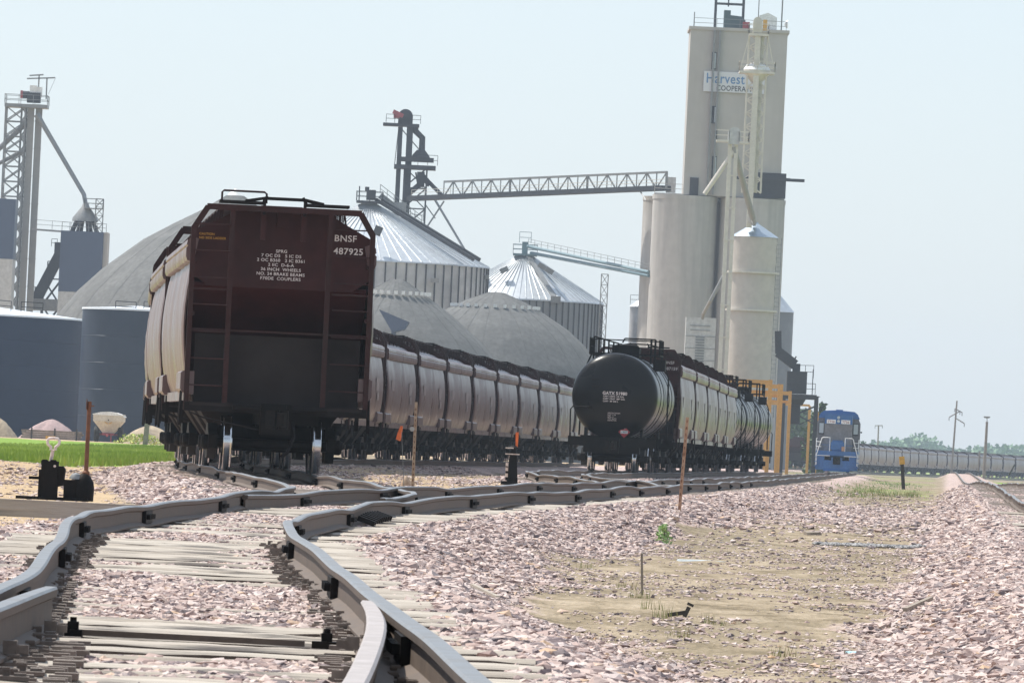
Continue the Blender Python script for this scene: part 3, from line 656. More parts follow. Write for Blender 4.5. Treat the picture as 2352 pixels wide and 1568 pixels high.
def hopper(label, number=None, detail=2, group=None, hero=False, loc=(0,0,0), rz=0.):
    t = thing('hopper_car', label, 'hopper car', loc, rz, group)
    # curved sides
    for s in (-1, 1):
        b = MB(); secs = []; ys = [-7.72, -7.6] + [-7.6+15.2*k/24 for k in range(1, 24)] + [7.6, 7.72]
        for y in ys:
            ins = .05 if abs(y) > 7.7 else (.045 if abs(y) < .05 else rnd.uniform(0, .009))
            secs.append([(s*(x-ins-(.012*math.sin(z*5+y*2.) if abs(y) < 7.5 and detail else 0)), y, z) for x, z in HALF])
        b.loft(secs, closed=False)
        inner = [[(s*(x-.03), y, z) for x, z in HALF] for y in (-7.7, 7.7)]
        b.loft(inner, closed=False)
        b.build('body_side', 'side', t, sharp=50)
    if detail:
        for s in (1,):
            for y_, z_, w_, h_ in ((s*4.6, 2.55, 1.9, .42), (s*4.9, 2.15, 1.1, .26), (-s*5.2, 2.6, 1.5, .36)):
                q = MB(); q.box((s*1.622, y_, z_), (.006, w_, h_)); q.build('stencil_patch', 'faded_mark', t)
    r = MB(); sec = lambda y: [(x, y, z) for x, z in ROOF]+[(-x, y, z) for x, z in ROOF[-2::-1]]
    r.loft([sec(y) for y in np.linspace(-7.75, 7.75, 12)], closed=False); rf = r.build('roof', 'side', t)
    h = MB(); h.box((0, 0, 4.34), (.62, 14.4, .24))
    if detail:
        for k in range(24):
            y = -6.9+k*.6; h.box((0, y, 4.475), (.70, .07, .04))
            for s in (-1, 1): h.box((s*.36, y+.15, 4.40), (.05, .10, .10))
    h.build('hatch_cover', 'roof', rf)
    w = MB()
    for s in (-1, 1):
        w.box((s*.78, 0, 4.44), (.50, 15.9, .03))
        if detail:
            for k in range(27):
                y = -7.8+k*.6; w.box((s*1.02, y, 4.34), (.02, .035, .2)); 
        for k in range(9):
            y = -7.6+k*1.9; w.bar((s*.56, y, 4.44), (s*.56, y, 4.2), .04); w.bar((s*1.03, y, 4.44), (s*1.1, y, 4.05), .03)
    w.build('roof_walkway', 'brown_frame', rf)
    for s in (-1, 1):
        p = MB(); poly = [(1.47,3.47),(1.58,3.49),(1.605,3.56),(1.605,3.70),(1.575,3.735),(1.60,3.76),(1.585,3.84),(1.50,3.90),(1.40,3.86)]
        ys = [-7.8, -.06, -.05, .05, .06, 7.8] if detail else [-7.8, 7.8]
        p.loft([[(s*(x-(.03 if abs(y) < .055 else 0)), y, z) for x, z in poly] for y in ys]); p.build('side_plate', 'side', t)
        q = MB(); q.box((s*1.46, 0, 1.22), (.10, 15.3, .16))
        for e in (-1, 1):
            q.prism([(s*1.38,1.24),(s*1.57,1.27),(s*1.61,1.33),(s*1.61,1.60),(s*1.57,1.63),(s*1.38,1.63)], e*8.15, e*5.3)
        q.build('side_sill', 'side', t)
        if detail:
            for e in (-1, 1):
                for yy in (8.0, 7.55): q = MB(); q.tube([(s*1.58, e*yy, 1.30), (s*1.60, e*yy, .72), (s*1.60, e*(yy-.22), .72), (s*1.58, e*(yy-.22), 1.30)], .014, 6); q.build('stirrup_step', 'grime', t)
                q = MB(); q.bar((s*1.5, e*5.5, 1.25), (s*1.5, e*5.5, .75), .07); q.build('hanger_bracket', 'grime', t)
    for s in (-1, 1):
        y = s*7.74
        e = MB(); e.prism([(-1.50,3.28),(-1.22,3.08),(1.22,3.08),(1.50,3.28),(1.50,3.52),(1.50,3.98),(.90,4.30),(.84,4.42),(-.84,4.42),(-.90,4.30),(-1.50,3.98),(-1.50,3.52)], y-.025, y+.025)
        for q in (-.34, .34): e.box((q, y+s*.34, 4.14), (.085, .10, .50)); e.box((q, y+s*.2, 4.34), (.08, .30, .06))
        e.box((0, y+s*.05, 4.25), (.2, .06, .26))
        ew = e.build('end_wall', 'brown', t)
        sl = MB(); sl.prism_x([(s*7.72, 3.14), (s*7.76, 3.08), (s*5.2, 1.28), (s*5.12, 1.34)], -1.46, 1.46); sl.build('slope_sheet', 'slope', t)
        lp = MB(); lp.box((0, s*7.98, 1.66), (2.78, .05, 1.22)); lp.box((0, s*7.7, 1.09), (2.9, 1.3, .06))
        if detail:
            lp.lathe([(.20, 0), (.20, .03)], (0, s*8.0, 1.18), 16, 1, axis='y')
        lp.build('end_plate', ['end_grime', 'black'], t)
        if detail:
            fr = MB(); yy = s*8.26
            for q in (-1, 1):
                fr.bar((q*1.505, yy, .98), (q*1.505, yy, 4.06), .085, .10); fr.bar((q*1.505, yy, 4.03), (q*1.28, yy, 4.40), .09, .10)
                fr.bar((q*.86-(.075 if q*s < 0 else 0)*q, yy, .98), (q*.86-(.075 if q*s < 0 else 0)*q, yy, 4.37), .085, .09);
                fr.bar((q*1.46, yy, 3.5), (q*1.46, s*7.6, 3.5), .05); fr.bar((q*1.46, yy, 2.6), (q*1.50, s*7.6, 2.6), .07)
                fr.bar((q*1.46, yy, 3.02), (q*.86, yy, 3.02), .035)
            fr.bar((-1.30, yy, 4.40), (1.30, yy, 4.40), .10, .10)
            for q in (-1.1, -.5, .5, 1.1): fr.bar((q, yy, 4.40), (q, s*7.74, 4.40), .05)
            fr.bar((-1.5, yy-s*.03, 2.34), (1.5, yy-s*.03, 2.34), .034)
            ef = fr.build('end_frame', 'brown_frame', t)
            for q in (-1, 1):
                ld = MB()
                for k in range(7):
                    z = 1.40+k*.452
                    if abs(z-3.02) < .1: continue
                    ld.tube([(q*1.47, yy+s*.05, z), (q*.88, yy+s*.05, z)], .013, 6)
                if q < 0: ld.tube([(q*1.47, yy+s*.05, 4.1), (q*.88, yy+s*.05, 4.1)], .012, 6)
                ld.build('ladder', 'brown_frame', ef)
            pl = MB(); z0 = 4.50
            for q in (-1, 1): pl.box((q*.72, s*8.02, z0), (.74, .58, .045)); pl.bar((q*.36, s*8.25, z0+.01), (q*.30, s*8.25, z0+.12), .05)
            pl.loft([[(-.66, s*7.75, z0), (-.66, s*8.31, z0), (-.66, s*8.31, z0+.045), (-.66, s*7.75, z0+.045)], [(-.34, s*7.75, z0+.065), (-.34, s*8.31, z0+.065), (-.34, s*8.31, z0+.105), (-.34, s*7.75, z0+.105)],
                     [(.34, s*7.75, z0+.065), (.34, s*8.31, z0+.065), (.34, s*8.31, z0+.105), (.34, s*7.75, z0+.105)], [(.66, s*7.75, z0), (.66, s*8.31, z0), (.66, s*8.31, z0+.045), (.66, s*7.75, z0+.045)]])
            for q in (-.34, .34): pl.bar((q, s*8.28, 4.30), (q, s*8.28, 4.58), .05)
            pl.build('end_walkway', 'grime', t)
            hx = -1; pl = MB(); pl.tube([(hx*1.05, s*7.95, 4.50), (hx*1.05, s*7.95, 4.66), (hx*1.02, s*7.95, 4.69), (hx*.34, s*7.95, 4.69), (hx*.30, s*7.95, 4.66), (hx*.30, s*7.95, 4.50)], .018, 6)
            if s < 0: pl.build('walkway_handrail', 'brown_frame', t)['solo'] = 1
            es = MB(); es.box((0, s*8.26, 1.04), (3.06, .16, .15)); es.tube([(-.72, s*8.40, 1.06), (.86, s*8.40, 1.06)], .045, 8)
            es.tube([(-1.45, s*8.42, .95), (-1.2, s*8.46, .86), (-.3, s*8.5, .70), (-.1, s*8.6, .68)], .014, 6)
            es.tube([(.30, s*8.3, .85), (.32, s*8.55, .6), (.22, s*8.7, .34), (.12, s*8.75, .26)], .03, 7)
            es.box((.5, s*7.5, .95), (.5, .3, .3))
            es.build('end_sill', 'grime', t)
        coupler(t, s*8.62, s)
    for k in (-1, 0, 1):
        b = MB(); y = k*4.2
        b.loft([[(sx*1.42, y+sy*2.0, 1.34) for sx, sy in ((-1,-1),(1,-1),(1,1),(-1,1))], [(sx*.85, y+sy*.35, .50) for sx, sy in ((-1,-1),(1,-1),(1,1),(-1,1))]])
        b.box((0, y, .42), (1.8, .95, .14)); b.build('hopper_bay', 'grime', t)
    cs = MB(); cs.box((0, 0, .95), (.55, 16.5, .32)); 
    if detail:
        for s in (-1, 1):
            for q in (-1, 1):
                for m in (.35, .80, 1.25): cs.bar((q*m, s*7.95, 1.08), (q*m, s*5.3, 1.62), .10, .05)
    cs.build('center_sill', 'grime', t)
    for s in (-1, 1): truck(t, s*6.35, detail > 0)
    return t
def place(c, zt, y, t=None):
    f, b = y-6.35, y+6.35; h = -math.atan2(float(c(b)-c(f)), b-f)
    return Vector(((float(c(f))+float(c(b)))/2, y, (float(zt(f))+float(zt(b)))/2)), h
PITCH = 18.0; Y0 = 138+8.35
loc, h = place(TH, ZT, Y0)
hero = hopper('big dark brown hopper car end with white numbers, nearest car of the long grain train', loc=loc, rz=h, group='hopper cars of the long grain train')
yl = -7.775
def solo(o): o['solo'] = 1; return o
solo(text('BNSF', .152, .875, 3.93, yl, 'white_letter', hero, bold=.014, sx=1.07)); solo(text('487925', .152, .875, 3.715, yl, 'white_letter', hero, bold=.014, sx=1.05))
for k, ln in enumerate(['SPRG', '7 OC D5   5 IC D5', '2 OC B360   2 IC B361', '2 IIC  D-6-A', '36 INCH  WHEELS', 'NO. 24 BRAKE BEAMS', 'F70DE  COUPLERS']):
    solo(text(ln, .072, -.0, 3.69-k*.077, yl, 'white_letter', hero, align='CENTER', bold=.014, sx=1.12))
solo(text('CAUTION', .055, -1.40, 3.93, yl, 'yellow_letter', hero, bold=.01)); solo(text('NO SIDE LADDER', .055, -1.40, 3.865, yl, 'yellow_letter', hero, bold=.01))
gH = 'hopper cars of the long grain train'
lbl = {1: 'pale sided hopper car coupled right behind the big brown hopper car'}
i = 1
far_proto = None
shown = ['first', 'second', 'third', 'fourth', 'fifth', 'sixth', 'seventh', 'eighth', 'ninth']
while i < 17:
    y = Y0+PITCH*i; loc, h = place(TH, ZT, y)
    if i == 1: l = lbl[1]
    elif i < 7: l = '%s hopper car hidden behind the big brown hopper car in the curve' % ORD[i-2]
    else: l = '%s mauve-grey hopper car to the right of the big brown hopper car' % ORD[i-7]
    dup(hero, loc, h, l, gH); i += 1
loc, h = place(TH, ZT, 1150+8.35)
far_proto = hopper('first small hazy hopper car seen between the orange gantry and the blue locomotive', detail=0, loc=loc, rz=h, group='far hopper cars beyond the locomotive')
for k in range(1, 31):
    y = 1150+8.35+PITCH*k*.95
    loc, h = place(TH, ZT, y)
    if y > 1690: break
    l = '%s small hazy hopper car seen between the orange gantry and the blue locomotive' % ORD[k] if loc.x/loc.y < (1885-1176)/F else '%s hazy grey hopper car in the far train right of the blue locomotive' % ORD[max(0, k-4)]
    dup(far_proto, loc, h, l, 'far hopper cars beyond the locomotive')
for k in range(5):
    y = 905+PITCH*k; loc, h = place(TH, ZT, y); loc.x -= 1.2
    dup(far_proto, loc, h, '%s hazy hopper car glimpsed behind the orange gantry posts' % ORD[k], 'hazy hopper cars behind the gantry')
# ---- the train with the black tank car
def tank_car(label, loc, rz, first=False, group=None):
    t = thing('tank_car', label, 'tank car', loc, rz, group); R = 1.46; zc = 2.56; L = 7.35
    b = MB(); prof = [(.001, -L-.60)]
    for k in range(1, 9): a = k/9*PI/2; prof.append((R*math.sin(a), -L-.60*math.cos(a)))
    for yy in np.linspace(-L, L, 9): prof.append((R, yy))
    for k in range(8, 0, -1): a = k/9*PI/2; prof.append((R*math.sin(a), L+.60*math.cos(a)))
    prof.append((.001, L+.60)); b.lathe(prof, (0, 0, zc), 72, 0, axis='y'); b.build('tank_barrel', 'tank', t, sharp=50)
    for yy in (-4.9, -2.4, 2.4, 4.9):
        s_ = MB(); s_.lathe([(R-.01, -.05), (R+.018, -.05), (R+.018, .05), (R-.01, .05)], (0, yy, zc), 72, 0, axis='y', cap=False)
        s_.build('tank_band', 'black', t)
    m = MB(); m.box((0, 0, 4.15), (.95, 1.5, .36)); m.lathe([(.42, 0), (.42, .06), (.3, .1), (.01, .11)], (0, 0, 4.32), 20)
    for q in (-.25, .25): m.lathe([(.09, 0), (.09, .12), (.05, .15)], (q, .5, 4.3), 10)
    m.build('valve_housing', 'black', t)
    pf = MB()
    for s in (-1, 1): pf.box((s*.92, 0, 4.06), (.62, 3.2, .05))
    pf.box((0, 1.5, 4.06), (1.3, .5, .05)); pf.box((0, -1.5, 4.06), (1.3, .5, .05)); pl = pf.build('platform', 'black', t)
    r = MB()
    for s in (-1, 1):
        for k in range(6): r.bar((s*1.2, -1.6+k*.64, 4.0), (s*1.2, -1.6+k*.64, 4.58), .045)
        for z in (4.30, 4.58): r.bar((s*1.2, -1.6, z), (s*1.2, 1.6, z), .04)
    for k in range(6): x_ = -1.06+k*.17; r.bar((x_, -1.75, 3.80+k*.035), (x_, -1.75, 4.62-k*.04), .058)
    r.bar((-1.06, -1.75, 4.62), (-.2, -1.75, 4.41), .05); r.bar((-1.06, -1.75, 3.98), (-.2, -1.75, 4.05), .06)
    for x_ in (.92, 1.06): r.bar((x_, -1.75, 3.75), (x_, -1.75, 4.60), .07)
    r.bar((.0, -1.75, 4.60), (1.06, -1.75, 4.60), .05); r.bar((.0, -1.75, 4.60), (-.08, -1.75, 4.45), .05); r.box((1.22, -1.3, 3.72), (.42, .8, .40))
    r.bar((-1.2, 1.6, 4.58), (1.2, 1.6, 4.58), .04)
    r.build('railing', 'black', pl)
    ld = MB()
    for s in (-1, 1):
        for yy in (-.22, .22): ld.tube([(s*1.2, yy, 4.06), (s*1.5, yy, 3.3), (s*1.52, yy, 1.2)], .02, 6)
        for k in range(9): ld.tube([(s*1.52, -.22, 1.3+k*.25), (s*1.52, .22, 1.3+k*.25)], .014, 6)
    ld.build('ladder', 'black', t)
    for e in (-1, 1):
        u = MB(); u.box((0, e*7.4, .98), (.56, 3.2, .30)); u.box((0, e*8.35, 1.0), (2.95, .14, .30)); u.box((0, e*8.1, .80), (1.9, .5, .34)); u.box((0, e*7.0, 1.13), (2.2, 1.4, .14))
        for q in (-1, 1):
            u.box((q*1.0, e*8.0, 1.12), (.9, .75, .05)); u.bar((q*1.38, e*8.3, 1.06), (q*1.38, e*8.3, .5), .06)
            u.prism_x([(e*6.3, 1.1), (e*7.5, 1.1), (e*7.2, 1.9), (e*6.5, 1.9)], q*.95-.04, q*.95+.04)
        u.tube([(-.45, e*8.4, .98), (.9, e*8.4, .98)], .03, 6); u.build('end_sill', 'black', t)
        for q in (-e*-1 if e > 0 else -1,):
            hr = MB(); hr.tube([(q*1.42, e*8.3, 1.1), (q*1.44, e*8.3, 2.05), (q*1.36, e*8.3, 2.15), (q*.85, e*8.3, 2.15), (q*.8, e*8.1, 2.13)], .024, 6); hr.build('handrail', 'iron', t)
        for z in (2.86, 3.10): hr = MB(); hr.tube([(-.78, e*(L+.50), z), (-.74, e*(L+.56), z), (-.50, e*(L+.58), z)], .012, 6); hr.build('grab_iron', 'iron', t)
        coupler(t, e*8.7, e); truck(t, e*6.3)
    if first:
        ysurf = lambda x, z: -(L+.60*math.sqrt(max(0, 1-(x*x+(z-zc)**2)/R/R)))-.006
        def wrap(o):
            for v in o.data.vertices: v.co.y = ysurf(v.co.x, v.co.z)
            return solo(o)
        wrap(text('GATX', .145, -.40, 2.60, 0, 'white_letter', t, bold=.03)); wrap(text('51980', .145, 0.05, 2.60, 0, 'white_letter', t, bold=.03))
        for k, ln in enumerate(['CAPY 23574  US GAL', 'CAPY 19637  IMP GAL', 'CAPY  89 240 L']): wrap(text(ln, .074, -.38, 2.515-k*.082, 0, 'white_letter', t, bold=.02))
        for k, ln in enumerate(['SPECIFICATION', 'DOT 111A', 'APPL. A', 'TEST DATE', 'INSPECTED']): wrap(text(ln, .058, -.20, 1.96-k*.062, 0, 'white_letter', t, bold=.012))
        pc = MB(); q = .20; yy = ysurf(.38, 1.36)-.05
        pc.prism([(.38-q, 1.36), (.38, 1.36-q), (.38+q, 1.36), (.38, 1.36+q)], yy, yy+.02); pd = solo(pc.build('placard', 'red', t))
        wb = MB(); wb.box((.38, yy-.006, 1.36), (.24, .006, .10)); wb.prism([(.34, 1.47), (.42, 1.47), (.38, 1.53)], yy-.007, yy-.002); wb.build('number_panel', 'white', pd)
        text('1987', .10, .38, 1.325, yy-.012, 'sign_black', pd, align='CENTER', bold=.01)
    return t
gT = 'cars of the tank and hopper train'
loc, h = place(TT, ZT, 278+8.0)
tk = tank_car('black tank car with white lettering and red hazard placard, end facing forward', loc, h, True, 'tank cars of the second train')
y = 278+8.0
for k in range(5):
    y += PITCH; loc, h = place(TT, ZT, y)
    c = dup(hero, loc, h, '%s hopper car behind the black tank car' % ['brown ended first', 'second', 'third', 'fourth', 'fifth'][k], 'hopper cars behind the black tank car')
    if k == 0:
        text('BNSF', .150, .935, 3.93, yl, 'white_letter', c, bold=.012); text('487159', .150, .935, 3.715, yl, 'white_letter', c, bold=.012)
for k in range(3):
    y += 17.6; loc, h = place(TT, ZT, y)
    dup(tk, loc, h, ['bright reflecting tank car just behind the second train hopper cars', 'middle one of the three far tank cars by the orange gantry', 'last tank car of the second train beside the orange gantry'][k], 'tank cars of the second train')
# ---- the blue locomotive
loc = Vector((float(TM(590))-.15, 590, float(ZT(590))-.03)); h = -math.atan(TM.slope(595))
lo = thing('locomotive', 'blue and grey locomotive with white railings on the far track', 'locomotive', loc, h)
b = MB()
def rsec(w, z0, z1, r, n=4):
    p = [(w, z0)]+[(w-r+r*math.cos(a), z1-r+r*math.sin(a)) for a in np.linspace(0, PI/2, n)]; return p+[(-x, z) for x, z in p[::-1]]
b.prism(rsec(.98, 1.55, 3.52, .02), .9, 4.9); b.build('hood', 'loco_grey', lo)
b = MB(); b.prism(rsec(.985, 3.52, 4.22, .16), .88, 4.9); b.box((0, .87, 1.95), (.75, .10, .8)); hd = b.build('hood_top', 'blue', lo)
b = MB()
for z in (3.98, 3.72): b.lathe([(.095, 0), (.11, -.05), (.11, .02)], (0, .86, z), 14, 0, axis='y')
b.build('headlight', 'glass', lo)
for s in (-1, 1):
    b = MB(); b.box((s*.52, .86, 3.68), (.64, .05, .28)); nb = b.build('number_board', 'white', lo)
    text('7756', .24, s*.52, 3.595, .83, 'red2', nb, align='CENTER', bold=.01)
b = MB(); cabp = [(1.56,1.55),(1.56,3.62),(1.40,3.95),(-1.40,3.95),(-1.56,3.62),(-1.56,1.55)]; b.prism(cabp, 4.9, 7.3); b.build('cab', 'loco_grey', lo)
b = MB(); b.prism([(1.50,3.93),(1.34,4.28),(1.10,4.46),(.3,4.50),(-.3,4.52),(-1.10,4.46),(-1.34,4.28),(-1.50,3.93)], 4.8, 7.35); b.box((.0, 6., 4.53), (.5, .6, .10)); b.build('cab_roof', 'blue', lo)
for s in (-1, 1):
    b = MB(); b.box((s*1.24, 4.89, 3.18), (.40, .05, .86)); w = b.build('cab_window', 'dark_steel', lo)
    b = MB(); b.box((s*1.24, 4.86, 3.20), (.32, .03, .72)); b.build('pane', 'glass', w)
    b = MB(); b.box((s*1.64, 5.6, 3.0), (.12, 1.1, .10)); b.build('arm_rest', 'dark_steel', lo)
b = MB(); b.prism(rsec(.90, 1.55, 4.15, .2), 7.3, 17.5); b.box((0, 12.0, 4.25), (2.3, 4, .3)); b.build('engine_hood', 'blue', lo)
b = MB(); b.box((0, 9.0, 1.46), (3.05, 18., .20)); b.box((0, .05, 1.40), (3.0, .12, .34)); b.box((0, 9, 1.0), (1.2, 16, .8)); b.build('frame', 'blue', lo)
b = MB()
b.box((0, .02, .62), (.80, .10, 1.0)); b.prism_x([(-.05, .25), (-.35, .12), (.1, .12), (.15, .9), (0, .9)], -.95, .95)
for s in (-1, 1):
    b.box((s*1.20, .25, .78), (.62, .45, 1.15)); 
    for k in range(3): b.box((s*1.42, .0, .45+k*.33), (.40, .3, .04))
b.build('pilot', 'blue', lo)
b = MB()
for s in (-1, 1): b.box((s*.72, .35, .72), (.30, .3, 1.2))
b.box((0, .5, .6), (2.6, .3, .8)); b.build('pilot_recess', 'black', lo)
coupler(lo, -.15, -1)
b = MB()
for s in (-1, 1):
    b.tube([(s*.55, 0, 1.55), (s*.55, 0, 2.52), (s*1.02, 0, 2.52), (s*1.12, 0, 2.46), (s*1.46, -.05, 1.30), (s*1.46, -.05, .55)], .032, 6)
    b.tube([(s*1.50, .9, .5), (s*1.52, .9, 2.40), (s*1.52, 4.8, 2.45)], .032, 6); b.tube([(s*.5, -.03, 1.22), (s*1.4, -.03, 1.22)], .03, 6)
    for z in (1.85, 2.2): b.tube([(s*1.15, 0, z), (s*1.5, .9, z)], .02, 6)
b.build('handrail', 'white', lo)
b = MB()
for s in (-1, 1): b.box((s*.85, .03, 2.0), (.55, .03, .03)); b.box((s*.58, .02, 2.0), (.06, .05, .98))
b.box((0, .0, 1.95), (.95, .05, .55)); b.build('end_chain_plate', 'blue', lo)
for yy in (3.6, 14.4): truck(lo, yy, False)
b = MB(); b.box((.42, -.1, 1.75), (.22, .15, .32)); b.build('hose_bracket', 'rust_light', lo)
# ================================================================== GRAIN ELEVATOR AND BINS
def site(name, label, cat, u, v, d, group=None):
    p = pp(u, v, d); p.z = float(ground_z(p.x, p.y))-.1
    t = thing(name, label, cat, p, 0, group); return t
def put(mb, name, mats, t, parent=None, **k):
    return mb.build(name, mats, parent or t, off=t.location, **k)
def lattice(mb, x, y, w, z0, z1, n, leg=.16, br=.09, dpt=None):
    dp = dpt or w; c = [(x-w/2, y-dp/2), (x+w/2, y-dp/2), (x+w/2, y+dp/2), (x-w/2, y+dp/2)]
    for p in c: mb.bar((*p, z0), (*p, z1), leg)
    for k in range(n):
        a = z0+(z1-z0)*k/n; b = z0+(z1-z0)*(k+1)/n
        for i in range(4):
            p, q = c[i], c[(i+1) % 4]; mb.bar((*p, b), (*q, b), br)
            mb.bar((*p, a), (*q, b), br); mb.bar((*q, a), (*p, b), br)
def rails_(mb, pts, h=1.1, w=.06, step=1.5):
    for p, q in zip(pts, pts[1:]):
        p = Vector(p); q = Vector(q); n = max(1, int((q-p).length/step))
        for k in range(n+1): a = p.lerp(q, k/n); mb.bar(a, a+Vector((0,0,h)), w)
        for z in (h*.5, h): mb.bar(p+Vector((0,0,z)), q+Vector((0,0,z)), w)
def deck(mb, x0, x1, y0, y1, z, rail=True, th=.25):
    mb.box(((x0+x1)/2, (y0+y1)/2, z-th/2), (x1-x0, y1-y0, th))
    if rail: rails_(mb, [(x0,y0,z), (x1,y0,z), (x1,y1,z), (x0,y1,z), (x0,y0,z)])
# ---- concrete elevator
DE = 950.; sE = F/DE
el = site('grain_elevator', 'tall pale concrete grain elevator with headhouse and sign board on top', 'grain elevator', 1640, 1060, DE)
gz = el.location.z
hl, hr_ = pp(1576, 300, DE).x, pp(1799, 300, DE).x; htop = pp(1690, 71, DE).z; hbot = pp(1680, 452, DE).z; SB = pp(1640, 452, DE).z
b = MB(); b.box(((hl+hr_)/2, DE+5, (htop+hbot)/2), (hr_-hl, 10, htop-hbot)); b.box(((hl+hr_)/2, DE+5, htop+.12), (hr_-hl+.4, 10.4, .35)); hh = put(b, 'headhouse', 'concrete2', el)
b = MB()
for uu in (1633, 1646): xx = pp(uu, 250, DE).x; b.box((xx, DE-.34, (htop+hbot)/2), (.20, .36, htop-hbot-.2))
put(b, 'conduit', 'grey_steel', el, hh)
for vv, hgt in ((140, 2.0), (264, 2.0), (385, 2.6)):
    p = pp(1640, vv, DE); b = MB(); b.box((p.x, DE-.03, p.z), (.55, .1, hgt)); wn = put(b, 'window', 'dark_steel', el, hh)
    b = MB(); b.box((p.x+.12, DE-.1, p.z), (.18, .06, hgt-.2)); put(b, 'pane', 'glass', el, wn)
p0 = pp(1722, 455, DE); b = MB(); b.box((p0.x+2.0, DE-.06, hbot+1.5), (4.2, .2, 2.9)); b.box((p0.x+2.2, DE-1.0, hbot+2.2), (8.0, .35, .35)); put(b, 'doorway', 'dark_steel', el, hh)
p0 = pp(1594, 430, DE); b = MB(); b.box((p0.x, DE-.06, p0.z), (1.0, .2, 2.2)); put(b, 'door', 'dark_steel', el, hh)
# silos
xA, xB = pp(1566, 650, DE).x, pp(1722, 650, DE).x; rA = 3.75
for q, (xx, yy, rr) in enumerate(((xA, DE+2.6, rA), (xB, DE+2.6, rA), (xA-1.0, DE+10, rA), (xB, DE+10, rA))):
    b = MB(); b.lathe([(rr, gz), (rr, SB-.5), (rr+.06, SB-.5), (rr+.06, SB)], (xx, yy, 0), 64); put(b, 'silo', 'concrete', el, sharp=50)
b = MB(); b.box(((xA+xB)/2, DE+8.0, (gz+SB)/2-.1), (xB-xA, 7.0, SB-gz-.3)); put(b, 'interstice_wall', 'concrete2', el)
b = MB(); b.box(((xA+xB)/2, DE+6, SB+.1), (xB-xA+7.2, 9.0, .25)); rails_(b, [(xA-3.6, DE+1.4, SB+.2), (xB+3.5, DE+1.4, SB+.2)], step=2); put(b, 'silo_roof_deck', 'concrete2', el)
# sign
sp0, sp1 = pp(1617, 167, DE), pp(1757, 217, DE)
b = MB(); b.box(((sp0.x+sp1.x)/2, DE-.22, (sp0.z+sp1.z)/2+.1), (sp1.x-sp0.x, .12, 2.35)); sg = put(b, 'sign_board', 'sign', el)
def etext(s, size, u, v, mat, parent, **k):
    p = pp(u, v, DE); o = text(s, size, p.x-el.location.x, p.z-el.location.z, -.30, mat, parent, **k); return o
etext('Harvest', 1.62, 1621, 190, 'sign_blue', sg, bold=.012, sx=.82); etext('COOPERATIVE', .86, 1645, 208, 'sign_black', sg, bold=.012, sx=.82)
# headhouse roof gear
b = MB()
for uu in (1643, 1707): a = pp(uu, 66, DE); b.bar((a.x, DE+3, htop), (a.x, DE+3, htop+4.1), .30)
a0, a1 = pp(1643, 5, DE), pp(1707, 5, DE)
for z in (htop+3.2, htop+3.95): b.bar((a0.x, DE+3, z), (a1.x, DE+3, z), .26)
b.bar(((a0.x+a1.x)/2, DE+3, htop+3.9), ((a0.x+a1.x)/2, DE+3, htop+2.9), .16)
put(b, 'hoist_frame', 'dark_steel', el)
b = MB(); x0 = pp(1663, 60, DE).x; b.prism([(x0, htop), (x0+2.5, htop), (x0+2.5, htop+1.3), (x0+2.0, htop+1.75), (x0+.75, htop+1.85), (x0+.75, htop+2.4), (x0, htop+2.4)], DE+1.5, DE+4); put(b, 'machinery_housing', 'teal_box', el)
b = MB(); x0 = pp(1744, 60, DE).x; b.prism([(x0, htop), (x0+2.05, htop), (x0+2.05, htop+1.8), (x0+1.0, htop+2.3), (x0, htop+1.95)], DE+1.2, DE+3.5); put(b, 'roof_hut', 'white', el)
b = MB(); b.box((pp(1714, 70, DE).x, DE+1, htop+.55), (.8, .8, 1.1)); put(b, 'gear_box', 'red2', el)
b = MB(); rails_(b, [(hl+.3, DE+.2, htop+.2), (hr_-.2, DE+.2, htop+.2)], step=2.2, w=.05); put(b, 'roof_railing', 'grey_steel', el)
for uu, hh_ in ((1594, 2.0), (1741, 5.2), (1795, 5.2)):
    a = pp(uu, 70, DE); b = MB(); b.bar((a.x, DE+1, htop), (a.x, DE+1, htop+hh_), .11 if uu != 1795 else .16); put(b, 'antenna', 'grey_steel', el)
a = pp(1800, 55, DE); b = MB(); b.lathe([(.02, 0), (.35, .15), (.5, .4)], (a.x+.1, DE+1, a.z), 16, axis='x'); put(b, 'dish_antenna', 'white', el)
b = MB(); a = pp(1806, 412, DE); b.bar((hr_-.3, DE+1, a.z), (a.x+.5, DE+1, a.z), .35); put(b, 'pipe_stub', 'grey_steel', el)
# ---- steel bin with blue cone roof standing before the silos
d = 930.; q0 = pp(1733, 545, d); sd = F/d
tb = site('steel_grain_bin', 'tan steel grain bin with blue cone roof against the concrete elevator', 'grain bin', 1716, 1060, d)
R = 53/sd; cx = pp(1722, 800, d).x; zt_ = q0.z; g0 = tb.location.z
b = MB(); prof = [(R, g0)]
nz = 46
for k in range(1, nz): prof.append((R+(.035 if k % 2 else 0), g0+(zt_-g0)*k/nz))
prof.append((R, zt_)); b.lathe(prof, (cx, d, 0), 56); put(b, 'bin_wall', 'tan_bin', tb, sharp=60)
b = MB(); b.lathe([(R+.15, zt_), (R*.55, zt_+.85), (.35, zt_+1.55), (.3, zt_+1.7)], (cx, d, 0), 40); put(b, 'roof', 'bin_blue', tb)
b = MB()
for vv in (683, 805-20*0):
    pass
for vv in (624, 711): z = pp(1726, vv, d).z; b.lathe([(R+.0, z-.2), (R+.35, z-.2), (R+.35, z), (R+.0, z)], (cx, d, 0), 40)
put(b, 'stiffener_ring', 'tan_steel', tb)
b = MB(); x = cx+R+.15
for s in (-.25, .25): b.bar((x+s, d-.8, g0+6), (x+s, d-.8, zt_), .07)
for k in range(40): z = g0+6+k*.5; b.bar((x-.25, d-.8, z), (x+.25, d-.8, z), .04) if z < zt_ else None
put(b, 'ladder', 'grey_steel', tb)
